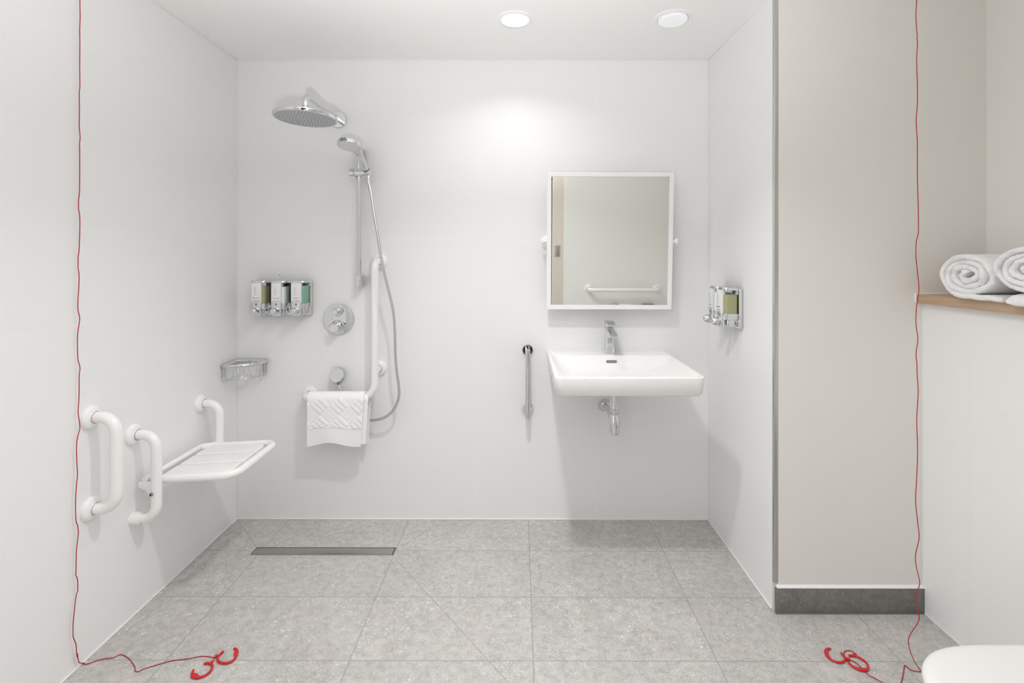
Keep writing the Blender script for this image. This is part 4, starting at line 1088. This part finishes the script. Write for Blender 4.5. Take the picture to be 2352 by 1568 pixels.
def knot(c, r, parent, d=(1, 0, 0.1)):
    d = Vector(d).normalized()
    return MB().lathe([(0, -1.35 * r), (0.7 * r, -1.1 * r), (r, -0.4 * r), (r, 0.4 * r), (0.7 * r, 1.1 * r), (0, 1.35 * r)], c, d, 20).build('knot', M['red'], parent)

t = thing('alarm_cord', 'red alarm pull cord hanging along the left wall, rings on the floor', 'pull cord', (0.012, -0.9, 0), 'red alarm pull cords')
top = Vector((0.012, -0.9004, H - 0.002))
MB().tube(spline([top] + CORD_L_WALL + [(0.010, -0.905, 0.055), (0.009, -0.899, 0.022)] + [(max(p[0], 0.007 + 0.0012 * k), p[1], p[2]) if k < 2 else p for k, p in enumerate(CORD_L_FLOOR)], 4), 0.0013, 8).build('cord', M['cord'], t)
pull_ring(RING_L1, 0.66, 0.96, 0.0036, 0.011, t); pull_ring(RING_L2, 0.62, 0.95, 0.0036, 0.012, t)
for c, r in zip(KNOT_L, (0.0048, 0.0036)): knot(c, r, t, (0.4, 1, 0.0))
t = thing('alarm_cord', 'red alarm pull cord hanging in front of the cream wall, rings near the toilet', 'pull cord', (2.70, -0.87, 0), 'red alarm pull cords')
top = Vector((CORD_R_HANG[0][0], -0.87, H - 0.002))
MB().tube(spline([top] + CORD_R_HANG + CORD_R_TAIL[::-1], 4), 0.0013, 8).build('cord', M['cord'], t)
pull_ring(RING_R1, 0.05, 0.50, 0.0033, 0.009, t); pull_ring(RING_R2, 0.50, 0.92, 0.0033, 0.008, t)
for c, r in zip(KNOT_R, (0.0050, 0.0040)): knot(c, r, t, (1, 0.3, 0))

# ------------------------------------------------------------------ small dark screw hole above the dispensers
struct(MB().lathe([(0, 0.0006), (0.0022, 0.0004), (0.0022, 0)], (0.2125, 0, 1.2245), (0, -1, 0), 12).build('trim_15', M['gap']))

# ------------------------------------------------------------------ light from the hall and outdoors
w = bpy.data.worlds.new('World'); scene.world = w; w.use_nodes = True
bg = w.node_tree.nodes['Background']
bg.inputs[0].default_value = (0.985, 0.99, 1.0, 1); bg.inputs[1].default_value = WORLD

# added fill spot turned up at the ceiling to lift the upper walls
fl = bpy.data.lights.new('bounce_fill', 'SPOT'); fl.energy = BOUNCE_FILL; fl.shadow_soft_size = 0.03
fl.spot_size = math.radians(126); fl.spot_blend = 1.0
fo = bpy.data.objects.new('bounce_fill', fl); COL.objects.link(fo); fo.location = (1.20, -2.15, 1.25)
fo.rotation_euler = (Vector((1.24, -1.74, H)) - Vector((1.20, -2.15, 1.25))).to_track_quat('-Z', 'Y').to_euler()

# ------------------------------------------------------------------ camera
cam_d = bpy.data.cameras.new('Camera'); cam = bpy.data.objects.new('Camera', cam_d); COL.objects.link(cam)
F, PX, PY = 1132.786, 1190.676, 587.367
cam_d.sensor_fit = 'HORIZONTAL'; cam_d.sensor_width = 36.0; cam_d.lens = F * 36.0 / 2352.0
cam_d.shift_x = (1176.0 - PX) / 2352.0; cam_d.shift_y = (PY - 784.0) / 2352.0
cam_d.clip_start = 0.01; cam_d.clip_end = 60
cam.matrix_world = Matrix.Translation((1.41602, -2.47296, 1.3216)) @ Matrix.Rotation(0.00188, 4, 'Z') @ Matrix.Rotation(PI / 2, 4, 'X') @ Matrix.Rotation(0.00059, 4, 'Z')
scene.camera = cam

vs = scene.view_settings
vs.view_transform = 'Standard'; vs.look = 'None'; vs.gamma = 1.0; vs.exposure = EXPO
vs.use_curve_mapping = False
scene.cycles.max_bounces = 14; scene.cycles.diffuse_bounces = 8; scene.cycles.glossy_bounces = 6; scene.cycles.transparent_max_bounces = 16
scene.cycles.caustics_reflective = False; scene.cycles.caustics_refractive = False
